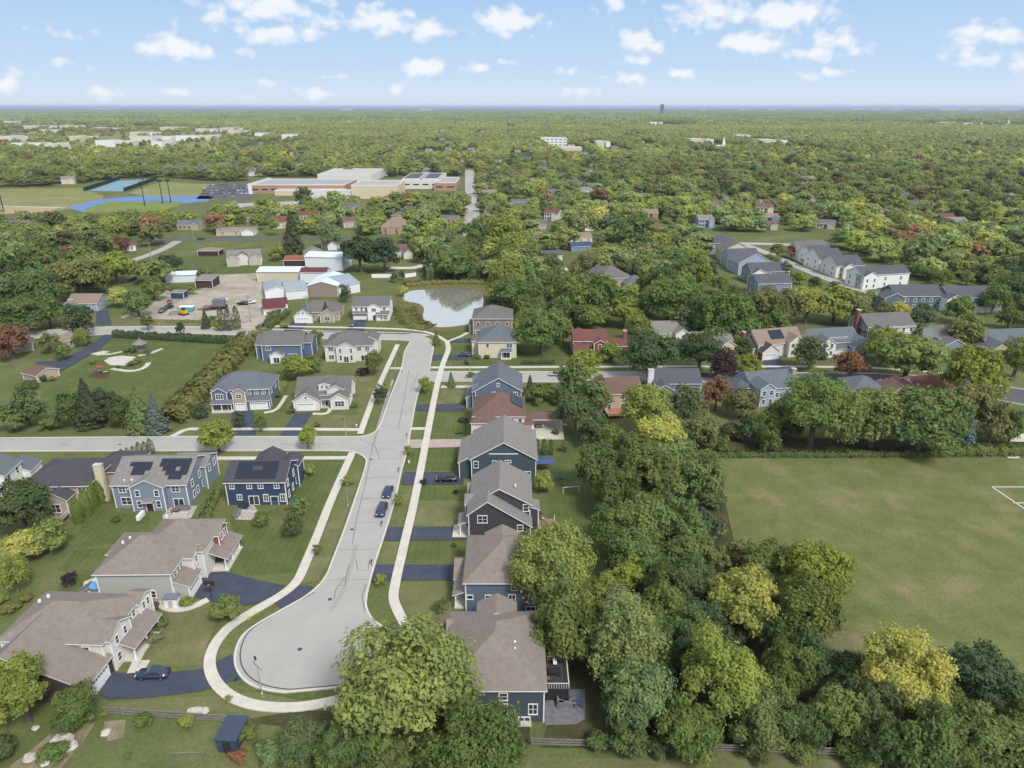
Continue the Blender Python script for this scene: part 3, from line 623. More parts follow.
h = House('brown-grey hipped house between the pale yellow house and the pond', (-14.5, 256), 0, 'taupe', 'grey')
a = h.wing(0,14.5,0,13,6.2,'hx',.5,.5); h.wing(-1.5,2,2,9,3.2,'h',.5); h.auto(a,'S',n=4); h.auto(a,'E',n=2); h.auto(a,'W',n=3); h.done()

# --- west side
h = House('sprawling taupe-roofed house with open garage drive and parked car, bottom left', (-76.6, 84.4), R(-3), 'offwhite', 'taupe')
a = h.wing(0,15.6,.6,11.5,5.7,'h',.50,.45); d_ = h.wing(8.5,16.4,1.4,6.6,5.75,'gx',.52,.45); g_ = h.wing(-1.5,16.0,-5.2,4,3.0,'gy',.78,.45,m='darkbrown',rx=5); e_ = g_
f_ = h.wing(15.9,18.4,3.2,11.0,2.8,'sE',.34,.45,open_=True); h.porch(15.65,18.6,3.2,11.0,.25,[(18.2,3.6),(18.2,7),(18.2,10.6)],2.85); h.wing(-3,0,8,11.5,2.6,'sW',.3,.3)
b2 = h.wing(14,16.2,9.8,13.2,5.7,'gx',.5,.4,r='taupe')
h.door(g_,'E',2.9,5.0,2.3,'garage'); h.row(d_,'E',4.6,(1.5,3.7),.7,1.3); h.row(d_,'E',1.7,(1.2,),.8,1.4); h.row(a,'E',4.6,(7.2,8.3),.6,1.2); h.win(a,'E',8.9,1.6,.9,1.5); h.door(a,'E',7,1,2.1,'dark'); h.auto(a,'S',(4.3,),3); h.row(g_,'S',1.6,(4,8),.9,1.2); h.row(b2,'E',4.6,(1.1,2.3),.6,1.2)
h.vents([(3,8,8.0),(2.4,6.8,8.0)]); h.done()
h = House('large sage-grey house with multi-peaked taupe roof and reddish brick entry, above the bottom-left house', (-71.0, 100.9), R(1), 'sage', 'taupe')
a = h.wing(0,12.6,0,11.6,5.8,'h',.62,.45); b_ = h.wing(4.5,15.6,6.5,16.6,5.8,'h',.6,.45,m='offwhite'); e_ = h.wing(7.5,14.6,4.6,8.4,5.9,'gx',.62,.4,m='offwhite')
f_ = h.wing(12.6,15.2,.2,5.0,2.9,'sE',.42,.4,m='sage'); c_ = h.wing(10,16.6,11.5,15.4,5.9,'gx',.62,.4,m='brick'); d_ = h.wing(15.6,18.6,8.6,16.2,2.7,'sE',.40,.45,open_=True,m='offwhite')
g2 = h.wing(-2.2,3,8,14.5,4.3,'h',.45,.4); h.porch(15.65,18.8,8.4,16.2,.25,[(18.3,8.8),(18.3,12.2),(18.3,15.8)],2.75)
h.win(a,'S',9.0,1.6,.9,1.3); h.door(f_,'E',2.4,4.2,2.2,'garage'); h.row(e_,'E',4.8,(1.2,2.5),.7,1.3); h.row(a,'E',4.6,(1.6,2.9,4.0),.7,1.0); h.door(e_,'E',1.9,2.6,2.2,'garage'); h.row(c_,'E',4.9,(1.3,2.6),.7,1.3); h.auto(b_,'N',n=3); h.auto(a,'W',n=3); h.door(b_,'E',7,1.1,2.2,'red')
h.win(b_,'E',9,1.6,.8,1.5); h.vents([(2.2,6,8.1),(2.8,7.4,8.1),(6.4,14.2,8.3)])
h.done()
h = House('blue two-storey house with stepped solar array and skylight on grey roof', (-84.6, 132.0), R(1), 'greyblue', 'lgrey')
a = h.wing(0,15.5,0,13.5,5.6,'gx',.46,.45); b_ = h.wing(4.4,11.2,-1.4,2,5.6,'gy',.5,.35); c_ = h.wing(9.6,16.5,8,14.6,5.6,'gx',.42,.4)
h.row(a,'S',4.5,(2.0,),1.3,1.2,2); h.win(a,'S',2.4,1.7,2.0,1.6,2); h.row(b_,'S',4.3,(1.4,5.4),.8,1.3); h.row(b_,'S',1.7,(1.4,5.4),.8,1.5); h.door(b_,'S',3.5,1.4,2.2,'dark'); h.win(a,'S',13.2,4.5,1.6,1.2,2); h.door(a,'S',13.4,2.0,2.1)
h.row(a,'E',4.3,(3,7)); h.row(a,'E',1.6,(3,5,8)); h.row(c_,'E',4.3,(2,5)); h.wing(7.0,8.9,-2.6,-1.4,2.7,'sS',.25,.2,open_=True)
z_ = lambda y: 5.6+(y)*.46+.3
h.solar([(2.2,2.0,z_(2.0)),(7.0,2.0,z_(2.0)),(2.2,5.2,z_(5.2))],5,3,skip=((0,0),(4,0),(0,1)))
h.solar([(8.6,.9,z_(.9)),(15.2,.9,z_(.9)),(8.6,6.0,z_(6.0))],7,5,skip=((0,0),(1,0),(0,1),(1,1),(0,2),(2,0),(4,2),(6,0)))
st = MB(); st.box(6.6,7.3,-5.2,-2.7,.0,1.0); st.build('back_steps', M_WHITE, h.e); h.vents([(2.4,.8,6.1),(4,.8,6.2)]); h.done()
h = House('navy blue two-storey house with black solar array across its roof', (-61.1, 133.2), R(1), 'navy', 'dark')
a = h.wing(0,12.6,0,9.6,5.6,'gx',.50,.45); b_ = h.wing(3.5,9,7,13.6,5.6,'gy',.52,.4); c_ = h.wing(9,13.2,8,12.5,5.2,'gy',.5,.4)
h.row(a,'S',4.7,(1.3,5.0,7.4,10.8),.9,1.25,2); h.win(a,'S',2.6,1.9,.9,1.1,2); h.door(a,'S',5.6,2.0,2.1); h.win(a,'S',8.2,1.7,.9,1.5,2); h.win(a,'S',11.8,1.7,.9,1.6,2); h.door(a,'S',10.0,1.5,2.0,'blue')
h.row(a,'E',4.3,(2,6.5)); h.row(a,'E',1.6,(2,5,8)); z_ = lambda y: 5.6+y*.5+.3
h.solar([(1.9,.5,z_(.5)),(10.6,.5,z_(.5)),(1.9,4.5,z_(4.5))],8,4,skip=((3,2),(4,2))); h.done()
h = House('tan house with wide dark hipped roof and pale chimney behind tall arborvitae', (-103.2, 131.4), R(2), 'tan', 'dark')
a = h.wing(0,13.5,0,12,5.5,'h',.5,.5); b_ = h.wing(10.5,18.5,8,17,4.4,'h',.6,.5); c_ = h.wing(5.5,10.5,-3.2,1,4.0,'gy',.6,.4)
h.row(a,'S',4.4,(2.4,12.2),1.6,1.1,2); h.win(a,'S',5,4.4,1,1); h.row(c_,'S',2,(2.5,),1.8,1.8,2); h.chimney(14.6,3.4,1.6,1.1,0,8.6,'cream'); deck(h.e, 5.2, 10.6, -6.2, -3.25, .9, M_WOOD, 'SEW'); h.done()
h = House('white house with grey roofs, cut off by the left edge beside the road', (-124, 134), R(8), 'white', 'bluegrey')
a = h.wing(0,14,0,7,5.6,'gy',.55,.4); b_ = h.wing(-4,6,6,14,5.8,'gx',.55,.4); c_ = h.wing(9,15.5,7,12,3,'gy',.5,.4); h.auto(a,'E',(4.2,),2); h.auto(a,'S',n=3); h.done()
h = House('slate-blue house with brick bay, white gables and double garage by the brown hedge', (-84.4, 184.0), R(4), 'slate', 'bluegrey')
a = h.wing(0,15.6,2.0,12.5,5.5,'hx',.62,.45); b_ = h.wing(.3,4.4,0,4,5.5,'gy',.62,.4); c_ = h.wing(6.0,9.5,-.3,4,5.5,'gy',.7,.4,m='stone'); d_ = h.wing(8.4,15.8,.2,2.1,2.8,'sS',.4,.4); e_ = h.wing(.2,6,-1.6,.1,2.7,'sS',.35,.3,open_=True)
h.win(b_,'S',2.05,4.3,1.9,1.4,3); h.win(c_,'S',1.75,4.4,1.3,1.2,2); h.row(a,'S',4.6,(10.0,12,14),.85,1.0,2); h.door(c_,'S',1.8,2.5,2.2,'garage'); h.door(d_,'S',4.4,4.7,2.1,'garage'); h.porch(.2,6,-1.7,-.02,.3,[(.4,-1.4),(3,-1.4),(5.7,-1.4)],2.7); h.row(a,'E',4.2,(2.5,7)); h.done()
h = House('beige ranch with big grey-brown roof, small dormer and white garage, by crossroads', (-61.4, 184.0), R(4), 'offwhite', 'grey')
a = h.wing(0.2,15.2,3.2,13,3.7,'gx',.68,.5); b_ = h.wing(0,7.0,0,5,3.1,'gy',.62,.45); c_ = h.wing(10.3,15.0,.2,5,3.4,'gy',.62,.45); d_ = h.wing(6.6,9.6,4.0,8,6.1,'gy',.3,.3); e_ = h.wing(9,13.5,3,8,5,'gy',.55,.4); f_ = h.wing(4,10.5,12.5,16.5,3.6,'h',.6,.4)
h.door(b_,'S',3.5,4.9,2.2,'garage'); h.win(b_,'S',3.5,4.0,.6,.6,1,1); h.win(c_,'S',2.35,1.8,2.5,1.5,3); h.row(d_,'S',5.6,(.9,2.1),.7,.7); h.door(a,'S',8.6,1.1,2.1,'dark'); h.row(a,'E',1.8,(2.5,6,8)); h.wing(7.0,10.3,1.6,3.2,2.6,'sS',.3,.3,open_=True); h.porch(7.02,10.28,1.4,3.1,.25,[(7.3,1.7),(10.0,1.7)],2.65); h.done()
h = House('blue two-storey house with a white sunroom on its back, beside the pale lane', (-84.2, 226.8), R(2), 'blue', 'grey')
a = h.wing(0,13.2,0,11.5,5.5,'gx',.5,.45); b_ = h.wing(3.4,7.4,-3,0.5,2.9,'gy',.55,.35,m='white'); c_ = h.wing(12,16,3,10,5.3,'gx',.5,.4); h.wing(-2.5,1,2,11,5.0,'gx',.5,.4,m='blue')
h.win(a,'S',2.2,4.3,1.5,1.2,2); h.win(a,'S',10.0,1.6,2.8,1.2,3); h.door(b_,'S',2,1.8,2.0); h.row(a,'E',4.2,(3,8)); h.done()
h = House('pale two-storey house with narrow central gable, corner of main street and lane', (-62.6, 225.8), R(2), 'offwhite', 'grey')
a = h.wing(0,15.5,0,12,5.5,'h',.52,.45); b_ = h.wing(4,10,-1.2,3,5.5,'gy',.5,.35); c_ = h.wing(11,16.5,6,13,5.4,'gy',.5,.4)
h.row(a,'S',4.4,(1.9,),1.6,1.2,2); h.row(a,'S',1.6,(1.9,),1.6,1.4,2); h.row(b_,'S',4.2,(1.2,4.8),.6,1.5); h.row(b_,'S',1.7,(1.2,4.8),.7,1.7); h.door(b_,'S',3,1.5,2.1); h.row(a,'S',4.4,(11.3,14),1.3,1.2,2); h.door(a,'S',12.8,2,2.1); h.row(a,'E',4.3,(3,6)); h.done()
h = House('beige house with white-shingled garage gable in front of metal farm sheds', tuple(g(295,323.5)[:2]), R(3), 'tan', 'grey')
a = h.wing(1,17,3,13,3.6,'h',.62,.5); b_ = h.wing(0,7,0,5,3.1,'gy',.7,.45,gm='white'); c_ = h.wing(10,15.5,.6,6,3.4,'gy',.7,.45); h.door(b_,'S',3.5,4.9,2.2,'garage'); h.row(b_,'S',4.2,(1.8,3.5,5.2),.7,.7); h.win(c_,'S',2.7,1.7,1.8,1.5,2); h.row(a,'S',1.6,(8.4,),.9,1.2); h.done()
h = House('white two-storey house with twin gables and porch, left of the pond', tuple(g(353,320.5)[:2]), R(2), 'white', 'grey')
a = h.wing(0,14.5,1.2,11.5,5.5,'gx',.52,.45); b_ = h.wing(6.2,11.0,0,4,5.5,'gy',.5,.4); h.win(b_,'S',2.4,4.3,1.6,1.3,2); h.row(a,'S',4.3,(1.5,3.6,5.3,12.6),.8,1.2); h.door(a,'S',3,4.7,2.2,'garage'); c_ = h.wing(9.6,14.6,-1.0,1.3,2.7,'sS',.35,.3,open_=True); h.porch(9.6,14.6,-1.2,1.15,.3,[(9.9,-.9),(12.2,-.9),(14.3,-.9)],2.75); h.wing(0,6.2,.4,1.3,2.9,'sS',.5,.3,open_=True); h.door(b_,'S',2.4,1,2.1,'dark'); h.auto(a,'E',n=2); h.done()

# --- smaller and further houses: left and right feet of the wall that faces the camera, depth, eave
LATE = []
LM = []          # landmarks for telling trees apart: (x, y, words)
def simple(label, L, Rr, dep, e, t, wall, roof, p=.5, extra=(), nw=3, fl=(1.6,4.3), name='house', cat='house', group=None, z=0, ov=.4, sides='SEW', pane=True, rz=None):
    a, b = g(*L), g(*Rr); wd = (b-a).length; r = math.atan2(b.y-a.y, b.x-a.x) if rz is None else rz
    if rz is not None: wd = abs(b.x-a.x)/max(.3, math.cos(rz))
    h = House(label, (a.x, a.y), r, wall, roof, name, cat, group)
    i = h.wing(0, wd, 0, dep, e, t, p, ov)
    if nw:
        h.auto(i,'S',fl,nw)
        if 'E' in sides: h.auto(i,'E',fl,2)
        if 'W' in sides: h.auto(i,'W',fl,2)
    for ex in extra:
        x0,x1,y0,y1,e1,t1 = ex[:6]; kw = ex[6] if len(ex) > 6 else {}
        kw = dict(kw); wn = kw.pop('win', None); dr = kw.pop('door', None)
        j = h.wing(x0*wd,x1*wd,y0,y1,e1,t1,**({'p': p, **kw}))
        if wn: h.auto(j,'S',(1.6,4.2) if e1 > 4.5 else (1.6,),wn)
        if dr: h.door(j,'S',(x1-x0)*wd/2,min(4.8,(x1-x0)*wd*.75),2.1,dr)
    LM.append((a.x+wd/2, a.y+dep/2, label)); return h, wd
S = simple
h,w_ = S('red brick house with maroon roof and lower side wing, north of the side street', (573,356),(606,356),9,5.4,'gx','brick','redbrown',.6,[(0,.45,-3,0,2.6,'sS',dict(m='brick')),(1,1.65,2,8,3.0,'gx',dict(m='brick')),(.6,.95,-2.5,1,5.2,'gy',dict(m='brick',win=1)),(.05,.4,4,11,5.6,'gy')]); h.chimney(w_*1.6,5,1.2,1.2,0,7.5,'brick'); h.done()
h,w_ = S('tan-walled house with brown roof and orange deck behind, south of the side street', (590,413),(641,410),9.5,5.4,'gx','tan','brown',.62,(),4); h.chimney(0,3,1.2,1.6,0,8.6,'tan')
deck(h.e,4,12,-5,-.05,1.0,mat('orange_deck',(.36,.15,.09),.9,.2,2),'SEW'); h.done()
h,w_ = S('grey-roofed house with silver round-topped chimney, half hidden by dark maple', (654,396),(700,396),10,4.0,'gx','greyblue','slate',.55,[(-.05,.35,-4,2,3.4,'gy')],2); h.chimney(-1,2,1.6,1.6,0,7.5,'metalwhite'); h.done()
h,w_ = S('light blue house with long grey roof seen end-on among the garden trees', (752,402),(800,398),11,3.8,'gx','ltblue','bluegrey',.62,[(-.32,.02,1,8,4.0,'h',dict(m='taupe',r='slate')),(0,.28,-4,2,5.6,'gy',dict(win=2))],3); h.chimney(w_*.95,4,1.2,1.2,0,7.8,'stone'); h.done()
h,w_ = S('maroon-roofed house with white gable end peeping above the maples by the field', (916,406),(954,404),11,3.6,'gx','offwhite','redbrown',.6,[(-.62,-.05,2,9,3.2,'gy',dict(m='tan',r='brown')),(-.1,.1,0,11,4.6,'gy',dict(m='white'))],2); h.done()
h,w_ = S('grey-roofed house with small white dormers behind the round maples near the field', (852,402),(884,402),10,3.4,'h','offwhite','bluegrey',.55,[(.3,.75,-3,3,3.3,'gy',dict(m='white')),(.95,1.4,0,7,3.2,'gy',dict(m='tan'))],2); h.done()
h,w_ = S('long grey-roofed house with white east gable beyond the dark street maple', (644,344),(686,343),10,3.8,'gx','offwhite','lgrey',.62,[(.7,1.0,-2.5,3,4.4,'gy',dict(m='white',win=1)),(-.35,0,0,8,3.3,'h',dict(m='tan',r='slate'))],2); h.chimney(-3,4,1.2,1.4,0,7,'stone'); h.done()
h,w_ = S('cream house with grey roof and sloping white-trimmed entrance gable', (692,356),(733,354),10,3.8,'gx','stucco','lgrey',.62,[(.55,1.0,-3,4,3.7,'gy',dict(win=1)),(.1,.4,-1.5,3,4.2,'gy')],2); h.done()
h,w_ = S('half-timbered house with steep dark roof, solar panels and brick garage', (757,358),(801,354),10,4.6,'gx','offwhite','tan',.75,[(0,.36,-3,3,3.0,'gy',dict(m='brick',gm='offwhite',r='dark',door='garage')),(.62,.95,-2,4,5.2,'gy',dict(win=2)),(-.08,.3,1,9,3.4,'gx',dict(r='dark'))],2); h.chimney(-3,5,1,1.4,0,8,'brick')
h.solar([(w_*.32,1.2,5.9),(w_*.62,1.2,5.9),(w_*.32,4.2,8.15)],5,3); h.done()
h,w_ = S('white and grey house with porch and wide light blue garage gable', (813,356),(858,353),11,4.4,'gx','offwhite','bluegrey',.62,[(.04,.36,-2.5,3,5,'gy',dict(m='white',win=2)),(.36,.72,-1.5,0,2.6,'sS',dict(m='white')),(.72,1.22,-4,5,3.6,'gy',dict(m='ltblue',win=1)),(.3,.72,1,5,6,'gx',dict(p=.3,win=3))],3); h.done()
h,w_ = S('grey house with broad dark roof, tall brick chimney and white upper windows', (866,342),(912,340),12,5.6,'gx','greyblue','grey',.55,[(.0,.35,-3,6,4.4,'gy',dict(r='dark')),(.35,1,-.3,0,5.3,'sS',dict(m='white',win=4))],4); h.chimney(-1,6,1.2,1.6,0,10.5,'brick'); h.done()
h,w_ = S('white house with shallow grey roof behind the olive garden tree', (936,352),(984,350),11,5.0,'gx','white','grey',.5,[(-.1,.4,-5,2,3.6,'gy',dict(m='greyblue',win=2))],3); h.done()
h,w_ = S('grey gabled house with round window at the right edge', (985,358),(1040,356),12,4.2,'gx','greyblue','bluegrey',.65,[(-.1,.3,-4,4,3.8,'gy',dict(m='tan',win=1)),(.35,.62,-3,3,4.8,'gy',dict(m='white',win=1))],3); h.done()
# long two-storey houses and the townhouse rows beyond the yellow trees
h,w_ = S('long blue-grey house with four pairs of white windows behind the yellow trees', (662,282),(664,282),1,1,'gx','slate','slate') if False else (None,0)
h,w_ = S('long slate house with dark roof and many white windows, behind the yellow trees', (893,310),(941,310),13,6.0,'gx','slate','slate',.5,[(-.25,.15,-2,5,5.6,'gy',dict(m='slate'))],6); h.done()
h,w_ = S('long pale two-storey house with dark roof and white balconies, right of slate house', (948,312),(1000,311),13,6.0,'gx','greyblue','slate',.5,[(-.1,.2,-1.5,5,5.8,'gy',dict(m='white')),(.4,.8,-2,0,2.7,'sS',dict(m='white'))],6); h.done()
TW = [('blue-grey house with white gable beside the first left-hand terrace house',(729,268),(758,267),11,6.0,'gx','ltblue','slate',.55,[(0,.4,-2,3,5.6,'gy',dict(m='white',win=1))]),
 ('small white house tucked between the cream-grey end and the twin-gabled one',(809,266),(832,265.5),13,6.0,'gx','white','slate',.55,[(.1,.5,-2,4,5.8,'gy',dict(win=1))]),
 ('white end house of the right-hand terrace with broad blank gable',(860,289),(907,286),11,6.4,'gx','white','slate',.5,[(0,.3,-1.5,4,6,'gy',dict(m='white',win=2))]),
 ('grey-roofed white house with porch, second from the terrace end',(835,278),(862,277),14,6.0,'gx','offwhite','slate',.55,[(.2,.6,-2,4,5.6,'gy',dict(win=1))]),
 ('white house with twin dark gables in the middle of the right-hand terrace',(818,271),(842,270),14,6.0,'gx','white','slate',.6,[(.1,.5,-2,4,5.8,'gy',dict(win=1))]),
 ('off-white house with brown-grey roof at the far end of the right-hand terrace',(801,262),(828,261),15,6.0,'gx','offwhite','grey',.55,[(0,.4,-2,4,5.8,'gy',dict(win=1))]),
 ('nearest grey house of the left-hand terrace, low porch roof in front',(757,296),(790,295),11,5.6,'gx','greyblue','slate',.55,[(.0,.5,-3,1,2.8,'sS',dict(m='white'))]),
 ('grey-blue house with white trimmed bay in the left-hand terrace',(750,284),(788,283),11,5.8,'gx','greyblue','slate',.6,[(.0,.35,-2,3,5.4,'gy',dict(m='white',win=1))]),
 ('bright blue gabled house in the left-hand terrace beside the pale road',(738,275),(770,274),14,6.2,'gy','ltblue','bluegrey',.5,[]),
 ('cream gabled house in the left-hand terrace with hipped grey roof',(722,262),(752,262),14,6.2,'gy','cream','grey',.5,[]),
 ('dark-roofed house starting the left-hand terrace beside the cross road',(708,254),(738,254),14,6.0,'h','greyblue','slate',.5,[])]
for a in TW: h,w_ = S(*a, 3, name='terraced_house', cat='terraced house', group='houses of the two terraces'); h.done()
for a in [(770,262,20,'R','g'),(786,272,14,'O','d'),(800,278,14,'R','y'),(815,284,16,'R','g'),(846,296,18,'R','g'),(870,298,14,'R','l'),(792,252,14,'R','r'),(778,250,14,'R','g'),(905,292,16,'R','g'),(720,285,20,'R','g'),(735,296,18,'O','d'),(806,262,9,'S','g'),(834,284,10,'S','d')]: LATE.append(a)
# left side beyond the lawn
h,w_ = S('blue-grey bungalow with brown roof and stone chimney, beyond the long black drive', (68,311),(98,311),11,3.2,'gx','ltblue','tan',.5,[(0,.4,-2,4,3.2,'gy',dict(win=2))],2); h.chimney(3.8,-2.6,2.0,1.2,0,5.5,'stone'); h.done()
h,w_ = S('small garden shed with pinkish-brown roof on the lawn by the black drive', (24,379.5),(38,383),7,2.3,'gx','tan','brown',.4,(),0,name='shed',cat='shed'); h.done()
h,w_ = S('brown-roofed house with tan walls beside the reddish maple', (8,352),(30,349),10,5.0,'h','tan','brown',.55,[(.4,1.2,-3,3,3,'gy')],2); h.done()
h,w_ = S('low house with cut-off tan roof beside the black drive', (64,350),(80,345),7,2.8,'gx','tan','tan',.4,(),1); h.done()
h,w_ = S('white bungalow with red roof beside the pale lane and russet trees', (122,252),(136,250.5),8,3,'gx','white','redbrown',.5,(),2); h.done()
h,w_ = S('grey L-shaped house with many pale gables south of the main road', (228,266),(262,264),12,3.6,'gx','offwhite','lgrey',.6,[(0,.35,-3,5,4,'gy',dict(m='beige')),(.65,1,-3,5,4,'gy',dict(m='beige')),(.3,.6,-1,6,5,'gy',dict(r='redbrown'))],2); h.done()
h,w_ = S('low open-sided tan pavilion on the green by the main road', (198,256),(219,256),8,2.8,'h','darkbrown','tan',.3,(),0,name='pavilion',cat='pavilion'); h.done()
h,w_ = S('long low house with sandy roof across the main road', (217,236),(256,235),9,3,'gx','beige','tan',.35,[(.65,.95,-2,3,2.8,'gy',dict(m='white'))],3,(1.6,)); h.done()
h,w_ = S('red-roofed cream house north-east of the main road, by the purple tree', (272,229),(293,228),10,4.2,'gx','cream','redbrown',.7,[(.6,1,-2,4,4,'gy')],2); h.done()
h,w_ = S('pink brick house with three sharp gables in front of the school', (382,234),(410,234),14,5,'h','pinkbrick','tan',.7,[(.2,.45,-2,3,5,'gy',dict(m='pinkbrick',win=1)),(.6,.9,-2,3,5,'gy',dict(m='pinkbrick',win=1))],3); h.done()
h,w_ = S('small pink-roofed house left of the three-gabled brick house', (344,228),(358,227),9,4,'gx','beige','brown',.6,(),2); h.done()
h,w_ = S('brown-roofed house with big white side gable beside a purple tree', (388,258),(408,257),10,3.4,'gx','offwhite','brown',.6,[(.75,1.15,-6,6,3.5,'gy',dict(m='offwhite'))],2); h.done()
h,w_ = S('stone-coloured cottage with white rear gable left of the twin dark trees', (322,249),(333,249),9,4.5,'gy','tan','grey',.7,[(.7,1.5,-4,3,3,'gy',dict(m='white'))],1); h.done()
h,w_ = S('grey-roofed house with many hips south of the winding lane', (600,290),(632,288),16,5,'h','stone','grey',.55,[(.2,.7,14,22,5,'gy',dict(m='white')),(.7,1.35,-6,4,3.4,'h',dict(r='bluegrey'))],3); h.done()
h,w_ = S('white house with pale roof standing alone among tall trees', (580,199),(595,198),12,7,'h','white','lgrey',.5,[(0,1,-3,0,3,'sS')],3); h.done()
h,w_ = S('cream bungalow with long tan roof at the end of the winding lane', (570,243),(592,242),10,3.2,'gx','cream','tan',.4,(),3,(1.6,)); h.done()
h,w_ = S('bungalow with grey roof and tan porch left of the winding lane', (531,242),(552,241),10,3.2,'h','tan','tan',.4,(),2,(1.6,)); h.done()
h,w_ = S('mauve-roofed bungalow hidden in trees left of the winding lane', (543,262),(562,261),10,3.2,'gx','offwhite','slate',.4,(),2,(1.6,)); h.done()
h,w_ = S('long dark-roofed garage beside the winding lane', (572,252),(592,251),9,3,'gx','greyblue','navyshade',.4,(),0,name='garage',cat='garage'); h.done()
h,w_ = S('white-walled house with pink roof, right of the lane-end bungalow', (585,231),(600,230),10,3.4,'gx','white','brown',.4,(),2,(1.6,)); h.done()
for i, (x, y, c_, r_) in enumerate(((163,174,'greyblue','grey'),(176,172,'offwhite','slate'),(189,175,'greyblue','slate'),(203,174,'beige','grey'),(217,170,'offwhite','grey'),(231,172,'greyblue','slate'),(243,176,'offwhite','grey'),(258,174,'white','slate'),(275,172,'beige','grey'),(292,172,'offwhite','lgrey'),(306,170,'greyblue','grey'))):
    h,w_ = S('%s grey-roofed house from the left in the row behind the sports grounds' % ['first','second','third','fourth','fifth','sixth','seventh','eighth','ninth','tenth','eleventh'][i], (x,y), (x+11,y), 13, 6.0, 'gx', c_, r_, .6, [(.1,.45,-3,4,5.6,'gy'),(.6,.9,-2,3,5,'gy')], 2, group='row behind the sports grounds'); h.done()
# --- farm sheds of sheet metal by the gravel yard
def shed(label, L, Rr, dep, e, t, wall, roof, p=.25, extra=(), nw=0, **k):
    h, w_ = S(label, L, Rr, dep, e, t, wall, roof, p, extra, nw, name='metal_shed', cat='shed', group='farm sheds by the gravel yard', **k); h.done(); return h
shed('long cream-walled shed with white metal roof at the edge of gravel yard', (258,282),(302,282),12,5,'gx','metalcream','metal',.2)
shed('small shed with maroon roof between the white-roofed sheds', (301,283),(327,283),9,5.2,'gx','metalwhite','maroon',.3)
shed('tall white shed stepped above the maroon-roofed shed', (306,270),(343,271),14,7,'gx','metalwhite','metal',.2)
shed('long open shed with rust-red roof behind the cream-walled shed', (284,268),(306,268),12,4,'gx','darkbrown','rust',.25)
shed('grey-roofed gabled shed beside the rust-roofed shed', (305,264),(323,263),12,5,'gy','metalwhite','lgrey',.5)
shed('broad white-roofed barn with grey gable end behind the beige house', (308,297),(338,297),22,5,'gy','taupe','metal',.28)
shed('blue-grey roofed shed on the right of the broad barn', (338,296),(360,292),20,4.4,'gx','metalwhite','metaldark',.25)
shed('long blue-grey roofed open shed on the left of the broad barn', (287,300),(308,298),18,4,'gx','metalwhite','metaldark',.2)
shed('pale grey roofed shed with white walls nearest the gravel yard', (266,300),(290,298),16,4,'gy','metalwhite','metaldark',.3)
shed('small white shed with two-step maroon-brown roof on gravel yard', (264,313),(288,311),8,3,'gx','white','maroon',.45,[(0,.9,-3.5,0,2.4,'sS',dict(m='white',r='maroon'))])
shed('long pale roofed shed behind the bushes at yard edge', (166,283),(196,282),9,3.6,'gx','metalwhite','metal',.2)
shed('open timber shed with pale roof standing on the gravel', (196,288),(213,288),9,3.6,'sS','darkbrown','lgrey',.1)
shed('dark blue open trailer shed by the gravel edge', (171,299),(184,299),5,2.8,'sS','navy','lgrey',.05)
# white fence panels beside the pond
def wall_fence(label, a, b_, h_, m, name='fence', n=8, px=True):
    A = g(*a) if px else Vector(a); B_ = g(*b_) if px else Vector(b_); e = empty(name, (A.x, A.y, 0), math.atan2(B_.y-A.y, B_.x-A.x)); tag(e, label, 'fence'); L = (B_-A).length
    p = MB(); p.box(0,L,-.03,.03,.1,h_); p.build('panel', m, e)
    for i in range(n+1):
        q = MB(); q.box(L*i/n-.07,L*i/n+.07,-.08,.08,0,h_+.12); q.build('post', m, e)
    return e
wall_fence('white board fence beside the pond, left of the twin clipped trees', (372,278),(394,278),2.0,M_WHITE)
wall_fence('white board fence between clipped trees and the wood by the pond', (404,278),(416,276.5),2.0,M_WHITE)
# --- school, and flat-roofed buildings far off
def block(label, x0, x1, yb, dep, e, wall, roof='flatgrey', bands=1, name='flat_building', cat='building', group=None, extra=()):
    a, b = g(x0, yb), g(x1, yb); h = House(label, (a.x, a.y), 0, wall, roof, name, cat, group, trim=False); h.rm[1] = sid('white'); wd = b.x-a.x
    i = h.wing(0, wd, 0, dep, e, 'f', ov=1)
    if bands:
        for k in range(bands):
            z = e*(k+.5)/bands; n = max(2, int(wd/9))
            for q in range(min(n, 12)):
                m_ = win_mesh(round(wd/n*.62,1), 1.4, 3, 1)[1]; pp = h.pos(i,'S',wd*(q+.5)/min(n,12)); link('window', m_, h.e, (pp[0], pp[1]-.02, z))
    for (u0,u1,y0,y1,e1,m1,r1) in extra: h.wing(u0*wd,u1*wd,y0,y1,e1,'f',ov=1,m=m1,r=r1)
    h.done(); LM.append((a.x+wd/2, a.y+dep/2, label)); return h
block('long low school building with orange brick front and pale flat roof', 251, 345, 194, 60, 8.5, 'orange', 'flatgrey', 1, 'school_building', 'school', None, [(-.02,.02,-1,61,9.3,'white','flatgrey'),(.3,1.02,-14,0,4.5,'stucco','flatwhite')])
block('tall blank cream gymnasium block at the middle of the school', 352, 398, 199, 50, 12, 'stucco', 'flatwhite', 0, 'school_building', 'school', None, [(-.9,-.01,-6,30,5,'offwhite','flatwhite'),(.05,.4,50,80,9,'stucco','flatgrey')])
block('grey-roofed school wing with dark roof strips on the right', 402, 440, 189, 80, 9, 'offwhite', 'lgrey', 1, 'school_building', 'school', None, [(.02,.45,2,70,10,'offwhite','slate'),(.55,.95,2,70,10,'offwhite','slate')])
block('orange-fronted school wing beside the yellow tree', 434, 456, 191, 60, 8, 'orange', 'flatgrey', 1, 'school_building', 'school')
block('broad pale roofed school wing behind the long orange one', 318, 372, 183, 80, 9, 'offwhite', 'flatwhite', 0, 'school_building', 'school')
